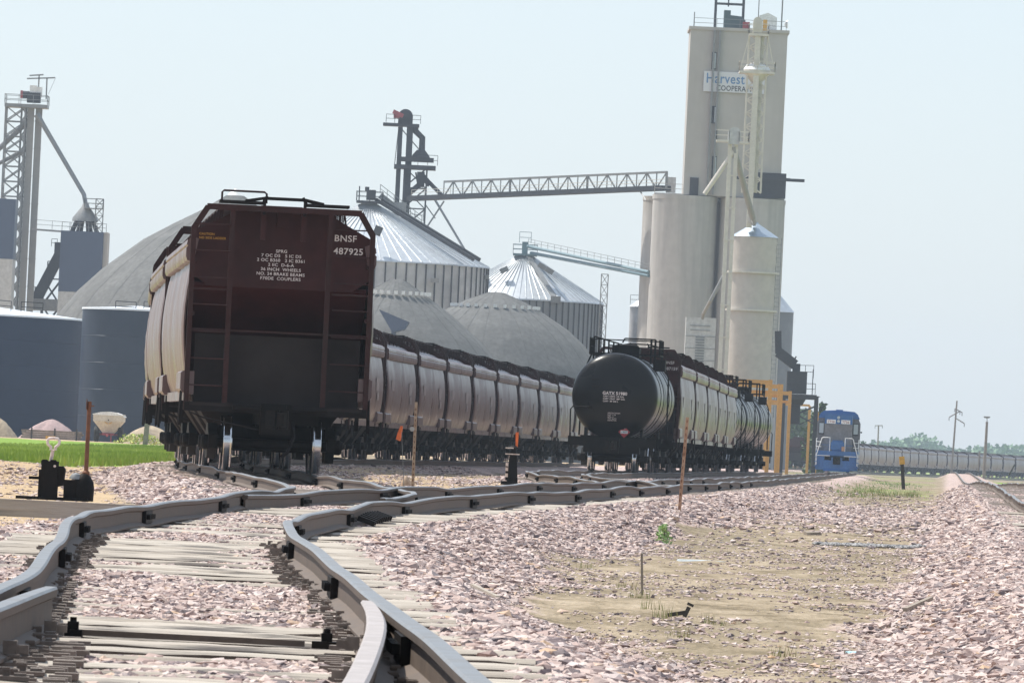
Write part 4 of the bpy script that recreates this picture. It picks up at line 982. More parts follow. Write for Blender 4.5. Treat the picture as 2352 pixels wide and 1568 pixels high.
# ---- truss-braced bucket leg with mushroom distributor
d = 928.; tl = site('bucket_leg', 'tan bucket leg in a braced frame rising past the sign board', 'bucket elevator', 1722, 1060, d)
g0 = tl.location.z; xm = pp(1733, 250, d).x; zt_ = pp(1737, 78, d).z; zb = pp(1727, 160, d).z; zl = pp(1722, 450, d).z
b = MB(); b.box((xm, d, (zt_+SB-4)/2), (.62, .7, zt_-SB+4)); b.box((xm+.55, d+.6, (zt_+SB)/2), (.4, .4, zt_-SB)); put(b, 'leg_casing', 'tan_steel', tl)
b = MB(); lattice(b, xm+.1, d+1.0, 2.1, SB, zt_, 12, .17, .10, 1.6); put(b, 'support_tower', 'tan_steel', tl)
b = MB(); b.lathe([(1.55, zb), (1.2, zb+.55), (.5, zb+.85)], (xm+.1, d+.9, 0), 24, 1); b.lathe([(.5, zb-1.5), (1.5, zb-.4), (1.55, zb)], (xm+.1, d+.9, 0), 24, 0); put(b, 'distributor', ['tan_steel', 'white'], tl)
b = MB(); deck(b, xm-1.9, xm+2.1, d-.6, d+2.6, zb-.2); deck(b, xm-1.0, xm+1.2, d-.6, d+2.2, zt_)
for s in (-1, 1): b.bar((xm+.1+s*1.9, d, zb), (xm+.1+s*1.0, d, zt_), .10)
put(b, 'service_platform', 'tan_steel', tl)
b = MB(); b.box((xm-.1, d, zt_+.75), (1.0, .9, 1.3)); b.lathe([(.48, -.42), (.48, .42)], (xm-.1, d, zt_+1.4), 18, 0, axis='y'); put(b, 'leg_head', 'tan_steel', tl)
b = MB(); b.box((xm+.75, d-.2, zt_+1.0), (.45, .5, 1.2)); put(b, 'drive_motor', 'yellow', tl)
# ---- second bucket leg with two spouts
d = 915.; t2 = site('bucket_leg', 'shorter tan bucket leg with two slanting spouts before the elevator', 'bucket elevator', 1670, 1060, d)
g0 = t2.location.z; xm = pp(1681, 400, d).x; zt_ = pp(1686, 325, d).z
b = MB()
for s in (-.34, .34): b.box((xm+s, d, (zt_+g0)/2), (.42, .55, zt_-g0))
for k in range(9): b.box((xm, d, g0+4+k*3.6), (1.2, .7, .12))
put(b, 'leg_casing', 'tan_steel', t2)
zt2 = pp(1686, 296, d).z; b = MB(); b.box((xm+.1, d, (zt_+zt2)/2-.5), (.9, .8, zt2-zt_-.6)); b.box((xm+.1, d-.1, zt2-1.1), (1.45, 1.2, 1.3)); b.lathe([(.02, -.56), (.70, -.56), (.70, .56), (.02, .56)], (xm+.1, d-.1, zt2-.52), 24, 0, axis='y'); put(b, 'leg_head', 'offwhite', t2)
b = MB(); deck(b, xm-1.9, xm-.5, d-.9, d+.9, zt_+.1); deck(b, xm+.6, xm+1.7, d-.9, d+.9, zt_); put(b, 'service_platform', 'tan_steel', t2)
b = MB(); b.tube([pp(1686, 338, d), pp(1684, 350, d), pp(1618, 446, d)], .26, 10); put(b, 'spout', 'tan_steel', t2)
b = MB(); b.tube([pp(1686, 338, d), pp(1690, 358, d), pp(1729, 500, 922), pp(1731, 513, 929)], .34, 10); put(b, 'spout', 'duct', t2)
b = MB(); b.tube([pp(1664, 630, d), pp(1632, 690, d), pp(1615, 722, 918), pp(1614, 730, 919)], .20, 8); put(b, 'spout', 'duct', t2)
# ---- white loading shed
d = 920.; t3 = site('loading_shed', 'narrow white shed with louvred front at the elevator foot', 'shed', 1608, 1060, d)
x0, x1 = pp(1574, 780, d).x, pp(1643, 780, d).x; zt_ = pp(1610, 729, d).z; g0 = t3.location.z
b = MB(); b.box(((x0+x1)/2, d+1.5, (g0+zt_)/2), (x1-x0, 3, zt_-g0)); put(b, 'wall', 'offwhite', t3)
b = MB()
for vv in (748, 758): p = pp(1608, vv, d); b.box((p.x, d-.03, p.z), (2.2, .1, .09))
for k in range(3): b.box(((x0+x1)/2, d-.02, zt_-2.1-k*1.35), (x1-x0, .07, .07))
put(b, 'seam_strip', 'grey_steel', t3)
b = MB(); p = pp(1607, 800, d)
for k in range(16): b.box((p.x, d-.05, zt_-2.2-k*.3), (1.0, .14, .17))
put(b, 'louvre', 'grey_steel', t3)
# ---- bins behind the elevator
def small_bin(label, u0, u1, ve, va, d, wall, roofm='galv', rails=True, grp=None):
    t = site('steel_grain_bin', label, 'grain bin', (u0+u1)/2, 1060, d, grp); sd = F/d; R = (u1-u0)/2/sd
    p = pp((u0+u1)/2, ve, d); a = pp((u0+u1)/2+2, va, d); b = MB(); b.lathe([(R, t.location.z), (R, p.z)], (p.x, d, 0), 48); put(b, 'bin_wall', wall, t)
    b = MB(); b.lathe([(R+.15, p.z-.02), (.4, a.z), (.3, a.z+.2)], (p.x, d, 0), 36); put(b, 'roof', roofm, t)
    if rails:
        b = MB(); rails_(b, [(p.x-R, d-R*.6, p.z+.3), (p.x, d-R, p.z+.3)], step=1); put(b, 'railing', 'grey_steel', t)
    return t
small_bin('grey steel bin half hidden behind the right edge of the elevator', 1735, 1823, 716, 672, 1010, 'bin_wall')
small_bin('small pale bin peeping out left of the elevator foot', 1447, 1500, 705, 688, 1000, 'galv_wall', rails=True)
# ---- big corrugated bin (roof ribs, stiffeners)
def ribbed_bin(label, ua, va, ve, ur, d, wall, rings):
    t = site('steel_grain_bin', label, 'grain bin', ua, 1060, d); sd = F/d; a = pp(ua, va, d); uc = ua-.047*(ve-va); e = pp(uc, ve, d); R = (ur-uc)/sd
    b = MB(); nn = 72; g0 = t.location.z
    b.lathe([(R, g0), (R, e.z)], (a.x, d, 0), nn)
    wl = put(b, 'bin_wall', wall, t)
    b = MB()
    for k in range(nn):
        an = 2*PI*k/nn; c, s = math.cos(an), math.sin(an)
        if s > .2: continue
        b.bar((a.x+(R+.05)*c, d+(R+.05)*s, g0), (a.x+(R+.05)*c, d+(R+.05)*s, e.z-.1), .16)
    put(b, 'stiffener', 'dark_steel', t, wl)
    b = MB()
    for q in range(rings): b.lathe([(R-.02, e.z-1.0-q*2.2), (R+.04, e.z-1.0-q*2.2), (R+.04, e.z-.94-q*2.2), (R-.02, e.z-.94-q*2.2)], (a.x, d, 0), nn)
    put(b, 'ring_seam', wall, t, wl)
    b = MB(); b.lathe([(R+.25, e.z-.1), (R+.2, e.z+.05), (1.0, a.z-.3), (.9, a.z)], (a.x, d, 0), nn)
    for k in range(nn):
        an = 2*PI*(k+.5)/nn; c, s = math.cos(an), math.sin(an); b.bar((a.x+(R+.1)*c, d+(R+.1)*s, e.z+.12), (a.x+1.05*c, d+1.05*s, a.z-.2), .09)
    rf = put(b, 'roof', 'galv', t, sharp=20)
    return t, a, e, R, rf
t4, a4, e4, R4, rf4 = ribbed_bin('huge ribbed grain bin with shiny cone roof right behind the brown hopper car', 848, 466, 603, 1122, 975, 'galv_wall', 8)
b = MB(); deck(b, a4.x-1.5, a4.x+1.6, 973, 976.5, a4.z+.2); b.box((a4.x+.2, 974, a4.z+.9), (1.1, 1, 1.2)); b.box((a4.x-.3, 974, a4.z+1.6), (.5, .5, .5)); b.bar((a4.x-1.2, 974, a4.z), (a4.x-1.2, 974, a4.z+1.9), .14); put(b, 'peak_platform', 'dark_steel', t4)
# conveyor running down the roof slope, with its walkway
b = MB(); A = Vector((a4.x+.8, 974, a4.z+.4)); Bp = pp(1088, 602, 975-10.5)
for s in (0, .7):
    b.bar(A+Vector((s, 0, 0)), Bp+Vector((s, 0, .3)), .28, .4)
put(b, 'roof_stair', 'dark_steel', t4, rf4)
b = MB(); A = Vector((a4.x+1.2, 977, a4.z+1.0)); Bq = pp(968, 522, 977)
b.bar(A, Bq, .5, .7); rails_(b, [A+Vector((0, 0, .3)), Bq+Vector((0, 0, .3))], h=1.0, step=.9, w=.07); b.bar(A+Vector((0, -.8, -.2)), Bq+Vector((.6, -.8, -.5)), .3)
put(b, 'roof_conveyor', 'grey_steel', t4, rf4)
b = MB(); p = pp(868, 530, 962); b.box(p, (.9, .8, 1.1), 0, Matrix.Rotation(.35, 3, 'Y')); put(b, 'roof_vent', 'dark_steel', t4, rf4)
for u, v in ((999, 644), (1113, 636), (915, 609)):
    p = pp(u, v, 962 if u < 1100 else 972); b = MB(); b.box(p, (1.0, .8, .5)); put(b, 'roof_vent', 'grey_steel', t4, rf4)
t5, a5, e5, R5, rf5 = ribbed_bin('smaller ribbed grain bin with pale cone roof and long slanting spouts', 1205, 585, 690, 1384, 990, 'bin_wall', 5)
b = MB(); deck(b, a5.x-1.4, a5.x+1.5, 988.5, 991.5, a5.z+.1); b.box((a5.x, 990, a5.z+.8), (.7, .8, 1.5)); rails_(b, [(a5.x-.7, 989, a5.z+1.4), (a5.x+.7, 989, a5.z+1.4)], h=1.3, step=.8); put(b, 'peak_platform', 'teal_steel', t5)
b = MB(); b.bar((a5.x+.4, 989, a5.z-.2), pp(1273, 688, 981.5), .7, .5); b.box(pp(1276, 688, 981), (1.2, .8, .8)); put(b, 'roof_stair', 'grey_steel', t5, rf5)
for u, v in ((1158, 620), (1245, 612), (1262, 622)): b = MB(); b.box(pp(u, v, 984), (1.0, .8, .6), 0, Matrix.Rotation(.5 if u > 1200 else -.5, 3, 'Y')); put(b, 'roof_vent', 'grey_steel', t5, rf5)
# ---- double spout from the small bin to the elevator
tc = site('grain_conveyor', 'pair of teal tube conveyors sloping from the smaller bin to the elevator', 'conveyor', 1340, 1060, 975)
A, Bq = pp(1213, 566, 989), pp(1490, 625, 952); dn = Vector((0, 0, -.75))
b = MB(); b.tube([A, Bq], .20, 10); put(b, 'upper_tube', 'teal_steel', tc)
b = MB(); b.tube([pp(1220, 581, 989), pp(1490, 633, 952)], .20, 10); put(b, 'lower_tube', 'teal_steel', tc)
b = MB(); rails_(b, [A+Vector((0, 0, .2)), Bq+Vector((0, 0, .2))], h=.7, step=2.2, w=.045); put(b, 'railing', 'grey_steel', tc)
b = MB(); p = pp(1390, 618, 966); lattice(b, p.x, 966, .8, tc.location.z, p.z-.6, 18, .10, .06); put(b, 'support_mast', 'grey_steel', tc)
# ---- dark tower with the truss bridge
DL = 992.
tw = site('receiving_leg', 'dark steel leg tower with domed head standing behind the huge grain bin', 'bucket elevator', 930, 1060, DL)
g0 = tw.location.z; P_ = lambda u, v, d=DL: pp(u, v, d)
b = MB()
for u0, v0, u1, v1, w in ((920, 292, 911, 480, .55), (943, 292, 932, 480, .75)):
    p, q = P_(u0, v0), P_(u1, v1); b.box(((p.x+q.x)/2, DL, (p.z+g0)/2), (w, .8, p.z-g0))
put(b, 'leg_casing', 'dark_steel', tw)
b = MB(); p = P_(906, 285); q = P_(960, 290); z = P_(930, 288).z; b.box(((p.x+q.x)/2-.6, DL, z), (q.x-p.x+1.5, 2.4, .35)); rails_(b, [(p.x-1.0, DL-1.2, z+.2), (q.x+.3, DL-1.2, z+.2)], h=1.0, step=1)
z2 = P_(955, 385).z; b.box((P_(953, 385).x, DL, z2), (5.0, 3.2, .5)); rails_(b, [(P_(960, 380).x, DL-1.5, z2+.3), (P_(1005, 380).x, DL-1.5, z2+.3)], h=1.2, step=1); z3 = P_(957, 367).z; b.box((P_(958, 367).x, DL, z3), (4.0, 2.6, .5))
put(b, 'service_platform', 'dark_steel', tw)
p = P_(932, 262); b = MB(); b.box((p.x, DL, P_(932, 275).z), (1.75, 1.2, 1.1)); b.lathe([(.02, -.65), (.88, -.65), (.88, .65), (.02, .65)], (p.x, DL, P_(932, 268).z), 28, 0, axis='y'); put(b, 'leg_head', 'dark_steel', tw)
b = MB(); b.bar(P_(903, 256, DL-1), P_(926, 267, DL-1), .5, .5); b.box(P_(911, 265, DL-.7), (.7, .7, .7)); put(b, 'drive_guard', 'red2', tw)
b = MB(); b.tube([P_(954, 288), P_(955, 302), P_(970, 317), P_(969, 345)], .38, 10); put(b, 'spout', 'dark_steel', tw)
p = P_(967, 345); b = MB(); b.lathe([(.5, p.z), (1.0, p.z-.6), (1.25, p.z-1.2), (1.3, z3)], (p.x, DL, 0), 20); put(b, 'distributor', 'dark_steel', tw)
b = MB(); lattice(b, P_(952, 450).x, DL+.2, 2.7, g0, z2, 14, .18, .10, 2.2); put(b, 'support_tower', 'dark_steel', tw)
b = MB(); b.bar(P_(967, 395), P_(966, 430), .9, .9); b.bar(P_(968, 402), P_(988, 425), .8, .7); b.bar(P_(985, 418), P_(1018, 452, DL-2), .36); b.tube([P_(964, 424), P_(935, 448), P_(934, 474)], .34, 8); b.bar(P_(955, 396), P_(960, 425), .2)
put(b, 'chute', 'dark_steel', tw)
b = MB(); b.bar(P_(922, 296), P_(968, 350), .14); b.bar(P_(940, 372), P_(962, 345), .14); b.bar(P_(915, 300), P_(906, 380), .10); b.bar(P_(995, 452), P_(1090, 612, DL-12), .20); b.bar(P_(1020, 462), P_(975, 530), .2); b.bar(P_(977, 470), P_(1000, 502), .14); put(b, 'brace', 'grey_steel', tw)
p = P_(918, 478); b = MB(); b.box((p.x, DL-1, p.z), (1.6, 1, 1.3)); put(b, 'drive_housing', 'grey_steel', tw)
b = MB(); rails_(b, [P_(942, 505), P_(972, 508)], h=1.4, step=.8, w=.08); put(b, 'railing', 'grey_steel', tw)
# ---- truss bridge
br = site('truss_conveyor_bridge', 'long grey truss conveyor bridge from the dark tower to the elevator', 'conveyor bridge', 1240, 1060, 975)
A, Bq = pp(945, 456, DL-2), pp(1530, 432, 953); up = Vector((0, 0, 1.85))
b = MB(); b.bar(A, Bq, 1.5, .55); put(b, 'conveyor_trough', 'dark_steel', br)
b = MB(); A2 = A.lerp(Bq, .13); nseg = 23
for s in (-.8, .8):
    o = Vector((0, s, 0)); b.bar(A2+up+o, Bq+up+o, .20)
    for k in range(nseg+1):
        p = A2.lerp(Bq, k/nseg)+o; b.bar(p, p+up, .26 if k in (7, 15, 23) else .12)
        if k < nseg:
            q = A2.lerp(Bq, (k+1)/nseg)+o
            if k % 2: b.bar(p+up, q, .11)
            else: b.bar(p, q+up, .11)
put(b, 'truss', 'grey_steel', br)
b = MB(); rails_(b, [A+Vector((0, -.9, .3)), Bq+Vector((0, -.9, .3))], h=.7, step=2.4, w=.05); put(b, 'handrail', 'tan_steel', br)
b = MB(); b.bar(pp(1468, 436, 957), pp(1483, 460, 953), .12); b.box(pp(1541, 425, 954), (1.1, 1, 1.8)); put(b, 'end_bracket', 'offwhite', br)
# ---- domes
def dome(label, ua, va, prof, d, vents=None, cap=0, grp=None):
    t = site('storage_dome', label, 'storage dome', ua, 1060, d, grp); a = pp(ua, va, d); s = F/d
    pts = [(max(.001, r/s), a.z-z/s) for r, z in prof]; pts = [p for p in pts if p[1] > t.location.z]; pts.append((pts[-1][0]*1.01, t.location.z))
    fine = []
    for (r0, z0), (r1, z1) in zip(pts, pts[1:]):
        for k in range(3): fine.append((r0+(r1-r0)*k/3, z0+(z1-z0)*k/3))
    fine.append(pts[-1]); b = MB(); b.lathe(fine, (a.x, d, 0), 96); put(b, 'shell', 'dome', t, sharp=60)
    b = MB(); nr_ = 28
    for k in range(nr_):
        an = 2*PI*(k+.5)/nr_
        for (r0, z0), (r1, z1) in zip(pts[1:], pts[2:]): b.bar((a.x+r0*math.cos(an), d+r0*math.sin(an), z0+.02), (a.x+r1*math.cos(an), d+r1*math.sin(an), z1+.02), .035, .012)
    put(b, 'seam_rib', 'dome', t)
    if vents:
        r, z = vents[0]/s, a.z-vents[1]/s
        for k in range(28):
            an = 2*PI*k/28
            if math.sin(an) > .25: continue
            b = MB(); b.box((a.x+r*math.cos(an), d+r*math.sin(an), z+.18), (.36, .36, .36)); put(b, 'roof_vent', 'white', t)
    if cap:
        b = MB(); b.lathe([(cap*2/s, a.z-.55), (cap/s, a.z), (.05, a.z+.35)], (a.x, d, 0), 24); put(b, 'cap', 'white', t)
    return t
dome('large grey dome behind the navy tanks and left of the brown hopper car', 541, 441, [(0,0),(20,9),(77,46),(140,80),(205,118),(297,190),(353,245),(398,303),(428,360),(448,430),(455,560)], 860, cap=11)
dome('grey dome with a ring of white vents next to the brown hopper car', 912, 641, [(0,0),(16,1),(44,19),(119,70),(200,135),(260,200),(300,280),(315,400)], 846, vents=(76, 36), grp='twin vented domes')
dome('grey vented dome just left of the black tank car', 1139, 670, [(0,0),(18,2),(70,22),(104,40),(171,81),(208,113),(265,180),(305,265),(318,380)], 884, vents=(100, 38), grp='twin vented domes')
t = site('dome_access_hood', 'slate blue sheet metal hood on the flank of the first vented dome', 'access hood', 905, 1060, 838)
b = MB(); b.prism([(pp(872, 712, 836).x, pp(872, 712, 836).z), (pp(941, 741, 836).x, pp(941, 741, 836).z), (pp(931, 757, 836).x, pp(931, 757, 836).z), (pp(903, 756, 836).x, pp(903, 756, 836).z-.4)], 831, 837)
b.bar(pp(905, 752, 834), pp(903, 800, 834), .5); put(b, 'hood_shell', 'slate', t)
# ---- storage tanks
def tank(label, uc, ve, va, Rpx, d, mat_, roof_r):
    t = site('storage_tank', label, 'storage tank', uc, 990, d); s = F/d; e = pp(uc, ve, d); a = pp(uc, va, d); R = Rpx/s; b = MB(); g0 = t.location.z
    prof = [(R, g0)]; n = 5
    for k in range(1, n): z = g0+(e.z-g0)*k/n; prof += [(R, z-.02), (R+.025, z), (R, z+.02)]
    prof.append((R, e.z)); b.lathe(prof, (e.x, d, 0), 96); put(b, 'tank_wall', mat_, t)
    b = MB(); b.lathe([(R+.08, e.z-.05), (R+.05, e.z+.1), (R*.5, e.z+(a.z-e.z)*.55), (.3, a.z)], (e.x, d, 0), 64); rf = put(b, 'roof', 'tank_roof', t, sharp=50)
    b = MB()
    for (ua, ub, v) in roof_r:
        p, q = pp(ua, v, d-R*.7), pp(ub, v+3, d-R*.7); rails_(b, [p, q], h=.9, step=1.1, w=.07)
    put(b, 'roof_railing', 'dark_steel', t); return t
tank('huge navy storage tank with white roof at the grass field', -120, 722, 690, 318, 745, 'navy', ((-10, 25, 712), (48, 98, 716)))
tank('slate blue storage tank with white roof beside the brown hopper car', 318, 714, 703, 128, 715, 'navy2', ((265, 312, 715), (330, 372, 716)))
# ---- left processing tower
d = 985.
lt = site('bucket_leg', 'beige twin-casing bucket leg beside a lattice tower at the far left', 'bucket elevator', 60, 990, d)
g0 = lt.location.z
for u, mat_, off in ((72, 'duct', 0), (90, 'duct', .5)):
    p = pp(u, 240, d); b = MB(); b.box((p.x, d+off, (p.z+g0)/2), (.78, .7, p.z-g0))
    for k in range(12): b.box((p.x, d+off, p.z-2-k*3.3), (.86, .78, .10))
    put(b, 'leg_casing', mat_, lt)
z = pp(60, 240, d).z; b = MB(); x0, x1 = pp(12, 240, d).x, pp(110, 240, d).x; deck(b, x0, x1, d-1.3, d+2.5, z, th=.4); put(b, 'service_platform', 'grey_steel', lt)
b = MB(); p = pp(60, 218, d); b.lathe([(.45, -.5), (.45, .5)], (p.x, d, p.z), 16, 0, axis='x'); b.box(pp(78, 225, d), (1.6, 1.2, 1.2)); put(b, 'drive_motor', 'dark_steel', lt)
b = MB(); b.box(pp(50, 217, d), (.3, .9, .9)); put(b, 'motor_guard', 'red2', lt)
b = MB(); p = pp(77, 206, d); b.box(p, (.85, .9, .95)); b.box(pp(91, 212, d), (.6, .8, 1.2)); put(b, 'leg_head', 'white', lt)
b = MB()
for (u, v0, v1, ua, ub) in ((90, 215, 173, 68, 100), (108, 228, 180, 62, 127)):
    b.bar(pp(u-2, v0, d), pp(u, v1, d), .16); b.bar(pp(ua, v1+1, d), pp(ub, v1-1, d), .16)
b.bar(pp(127, 181, d), pp(111, 217, d), .04); put(b, 'hoist_mast', 'grey_steel', lt)
b = MB(); b.tube([pp(84, 263, d-.8), pp(97, 283, d-.8), pp(193, 447, d-4), pp(197, 470, d-5)], [.42, .30, .27, .27], 10); put(b, 'spout', 'grey_steel', lt)
b = MB(); lattice(b, pp(33, 330, d).x, d+.5, 2.35, g0, z-.3, 22, .20, .12); lattice(b, pp(56, 330, d).x, d+.8, 1.1, g0, z-.3, 22, .16, .09)
b.tube([pp(74, 270, d), pp(-6, 345, d)], .32, 8); b.tube([pp(66, 340, d), pp(-8, 378, d)], .25, 8); put(b, 'support_tower', 'grey_steel', lt)
def clad(label, u0, u1, vt, vm, vb, d, strip=False):
    t = site('clad_bin_tower', label, 'bin tower', (u0+u1)/2, 990, d, 'slate blue clad towers'); x0, x1 = pp(u0, (vt+vb)/2, d).x, pp(u1, (vt+vb)/2, d).x; zt_ = pp((u0+u1)/2, vt, d).z; zm = pp((u0+u1)/2, vm, d).z; g0 = t.location.z
    b = MB(); b.box(((x0+x1)/2, d+2.6, (zt_+zm)/2), (x1-x0, 5.2, zt_-zm)); put(b, 'upper_cladding', 'slate', t)
    b = MB(); b.box(((x0+x1)/2, d+2.6, (zm+g0)/2), (x1-x0-.02, 5.16, zm-g0)); put(b, 'lower_wall', 'offwhite', t)
    if strip: b = MB(); b.box((x1+.26, d+2.8, (zt_+zm)/2), (.5, 4.6, zt_-zm)); put(b, 'side_wall', 'concrete2', t)
    return t, x0, x1, zt_
clad('slate blue clad tower cut off by the far left picture edge', -70, 30, 455, 593, 720, 970)
t6, x0, x1, zt_ = clad('slate blue clad tower topped by a distributor cone at the slanting spout', 135, 233, 531, 671, 740, 975, True)
dc = site('distributor', 'dark distributor cone on splayed legs on the slate blue tower', 'distributor', 196, 990, 977)
dc.location.z = zt_; b = MB(); p = pp(197, 470, 977); x = p.x; b.lathe([(.3, p.z+.2), (.5, p.z-.3), (1.5, p.z-1.6), (1.55, p.z-2.0)], (x, 977, 0), 20); put(b, 'cone', 'grey_steel', dc)
b = MB()
for k in range(8):
    an = 2*PI*k/8+.3; b.tube([(x+.7*math.cos(an), 977+.7*math.sin(an), p.z-1.2), (x+1.6*math.cos(an), 977+1.6*math.sin(an), zt_)], .20, 8)
put(b, 'splayed_leg', 'dark_steel', dc)
b = MB(); rails_(b, [(x0+.1, 975.2, zt_), (x1+.3, 975.2, zt_)], h=1.0, step=.9); lx = pp(228, 490, 976).x; lattice(b, lx, 976, .9, zt_, pp(232, 457, 976).z, 4, .08, .05); deck(b, lx-1.8, lx+.4, 975.5, 977, pp(215, 478, 976).z, th=.12); put(b, 'railing', 'grey_steel', dc)
cw = site('catwalk', 'thin grey catwalk linking the beige leg to the slate blue tower', 'catwalk', 110, 990, 980)
b = MB(); A, Bq = pp(80, 527, 982), pp(160, 533, 978); b.bar(A, Bq, 1.0, .22); rails_(b, [A+Vector((0, -.5, .1)), Bq+Vector((0, -.5, .1))], h=1.05, step=2.2, w=.05); put(b, 'walkway', 'grey_steel', cw)
mc = site('drag_conveyor', 'jumble of dark inclined conveyor and frames between leg and slate tower', 'conveyor', 110, 990, 988)
b = MB(); b.bar(pp(82, 690, 988), pp(140, 580, 988), 1.3, 1.3); b.box(pp(135, 570, 988), (1.0, 1, 1.4)); put(b, 'inclined_trough', 'dark_steel', mc)
b = MB(); b.box(pp(104, 700, 988), (2.9, 2, 1.4)); b.box(pp(88, 672, 988), (.9, 1, 1.4)); put(b, 'machine_box', 'grey_steel', mc)
b = MB(); lattice(b, pp(118, 670, 988).x, 989, 2.2, mc.location.z, pp(112, 640, 988).z, 6, .2, .12); rails_(b, [pp(118, 566, 987), pp(131, 566, 987)], h=.9, step=.6); b.bar(pp(108, 650, 987), pp(110, 600, 987), .13); b.bar(pp(110, 600, 987), pp(135, 600, 987), .10); put(b, 'support_frame', 'dark_steel', mc)
# ---- rail load-out spout tower
d = 765.
lo2 = site('loadout_tower', 'dark rail load-out spout tower on stilts right of the elevator', 'load-out tower', 1838, 1075, d)
g0 = lo2.location.z
b = MB(); b.bar(pp(1787, 808, d), pp(1826, 838, d), .95, .95); b.bar(pp(1787, 760, d), pp(1788, 812, d), .6, .6); b.box(pp(1829, 846, d), (.7, .9, .9)); b.bar(pp(1821, 832, d), pp(1829, 818, d), .12); put(b, 'inlet_spout', 'dark_steel', lo2)
p, q = pp(1808, 852, d), pp(1851, 905, d); b = MB(); b.box(((p.x+q.x)/2, d, (p.z+q.z)/2), (q.x-p.x, 2.2, p.z-q.z)); put(b, 'surge_hopper', 'dark_steel', lo2)
z1 = pp(1830, 908, d).z; xm = pp(1832, 915, d).x; b = MB(); b.loft([[(xm+sx*.9, d+sy*.9, z1) for sx, sy in ((-1,-1),(1,-1),(1,1),(-1,1))], [(xm+sx*.45, d+sy*.45, z1-.9) for sx, sy in ((-1,-1),(1,-1),(1,1),(-1,1))]]); b.box((xm-.2, d, z1-1.7), (.95, .95, 1.9)); put(b, 'loading_chute', 'dark_steel', lo2)
b = MB(); b.box((xm+.2, d, z1-.1), (3.0, 3.0, .45)); rails_(b, [pp(1848, 905, d-1), pp(1872, 906, d-1)], h=1.0, step=.6, w=.05); rails_(b, [pp(1830, 868, d-1), pp(1868, 869, d-1)], h=1.2, step=.7, w=.05); x_ = pp(1866, 870, d).x; b.bar((x_, d-1, pp(1866, 848, d).z), (x_, d-1, z1), .08); b.bar(pp(1862, 909, d), pp(1884, 911, d), .07); put(b, 'service_platform', 'dark_steel', lo2)
for dx in (-1.5, 1.55):
    for dy in (-1.2, 1.2): b = MB(); b.box((xm+.2+dx, d+dy, (g0+z1)/2), (.30, .30, z1-g0)); put(b, 'post', 'dark_steel', lo2)
b = MB(); b.bar((xm+1.7, d-1.2, z1-.9), (xm+.2, d-1.2, z1-1.6), .16); b.bar((xm+1.7, d-1.2, z1-2.6), (xm+.2, d-1.2, z1-1.9), .10); b.bar((xm+1.7, d-1.2, z1-1.9), (xm+.2, d-1.2, z1-2.7), .10); put(b, 'brace', 'dark_steel', lo2)
# ---- orange gantry frames over the loading track
for k, (ur, vt, d, lab, w) in enumerate(((1770, 872, 627, 'nearest orange steel gantry frame behind the last tank car', .30), (1793, 882, 655, 'middle orange gantry frame with the thickest post', .42), (1815, 898, 722, 'far orange gantry frame with slim post', .28))):
    t = site('gantry_frame', lab, 'gantry', ur, 1080, d, 'orange gantry frames over the loading track'); p = pp(ur, vt, d); g0 = t.location.z
    b = MB(); b.box((p.x, d, (p.z+g0)/2), (w, w, p.z-g0)); put(b, 'post', 'orange_gantry', t)
    b = MB(); b.box((p.x-9, d, (p.z+g0)/2), (w, w, p.z-g0)); put(b, 'post', 'orange_gantry', t)
    b = MB(); b.box((p.x-4.5, d, p.z-.2), (9.0+w, w*.9, .32)); b.box((p.x-4.5, d+.6, p.z-.95), (9.0, .25, .22)); put(b, 'beam', 'orange_gantry', t)
for ur, vt, d, lab in ((1860, 932, 840, 'slim hazy orange post frame left of the blue locomotive'), (1878, 946, 900, 'faint hazy orange post right beside the blue locomotive')):
    t = site('gantry_frame', lab, 'gantry', ur, 1080, d, 'orange gantry frames over the loading track'); p = pp(ur, vt, d); g0 = t.location.z
    b = MB(); b.box((p.x, d, (p.z+g0)/2), (.26, .26, p.z-g0)); put(b, 'post', 'orange_gantry', t)
    if ur < 1870: b = MB(); b.box((p.x-2.2, d, p.z+.05), (4.4, .2, .22)); put(b, 'beam', 'orange_gantry', t); b = MB(); b.box((p.x-4.4, d, (p.z+g0)/2), (.26, .26, p.z-g0)); put(b, 'post', 'orange_gantry', t)
# ================================================================== SMALL THINGS NEAR THE TRACKS
def on_ground(u, v, z): 
    g = gnd(u, v, z); g.z = float(ground_z(g.x, g.y)); return g
# ---- switch stand with handle and target mast
p0 = Vector((gnd(150, 1160, -.14).x, 85.7, -.135)); s = F/85.7
t = thing('switch_stand', 'black hand-thrown switch stand with steel loop handle and rusty mast', 'switch stand', p0)
lx = lambda u, v: (pp(u, v, 85.7).x-p0.x, pp(u, v, 85.7).z-p0.z)
b = MB(); x0, _ = lx(100, 1110); b.box((x0+.10, 0, .012), (.75, .34, .03)); b.box((x0+.06, -.10, .20), (.17, .03, .40)); b.box((x0+.06, .10, .20), (.17, .03, .40)); b.box((x0+.02, 0, .16), (.14, .2, .30))
for q in (0., .09): b.prism([(x0-.03+q*1.0, .36), (x0+.045+q, .36), (x0+.045+q, .40), (x0+.03+q, .415), (x0-.015+q, .415), (x0-.03+q, .40)], -.11, -.06)
b.prism([(x0+.12, .13), (x0+.21, .15), (x0+.225, .32), (x0+.20, .355), (x0+.12, .35)], -.09, .05); b.box((x0-.09, -.02, .22), (.13, .03, .03)); fr = b.build('throw_bracket', 'iron', t)
for q in (-.008, .145): b = MB(); b.lathe([(.014, 0), (.014, -.03)], (x0-.03+q, -.115, .35), 10, axis='y'); b.build('bolt', 'bare', fr)
b = MB(); b.tube([(x0+.06, -.02, .36), (x0+.075, -.04, .46), (x0+.085, -.05, .52)], [.019, .019, .018], 8)
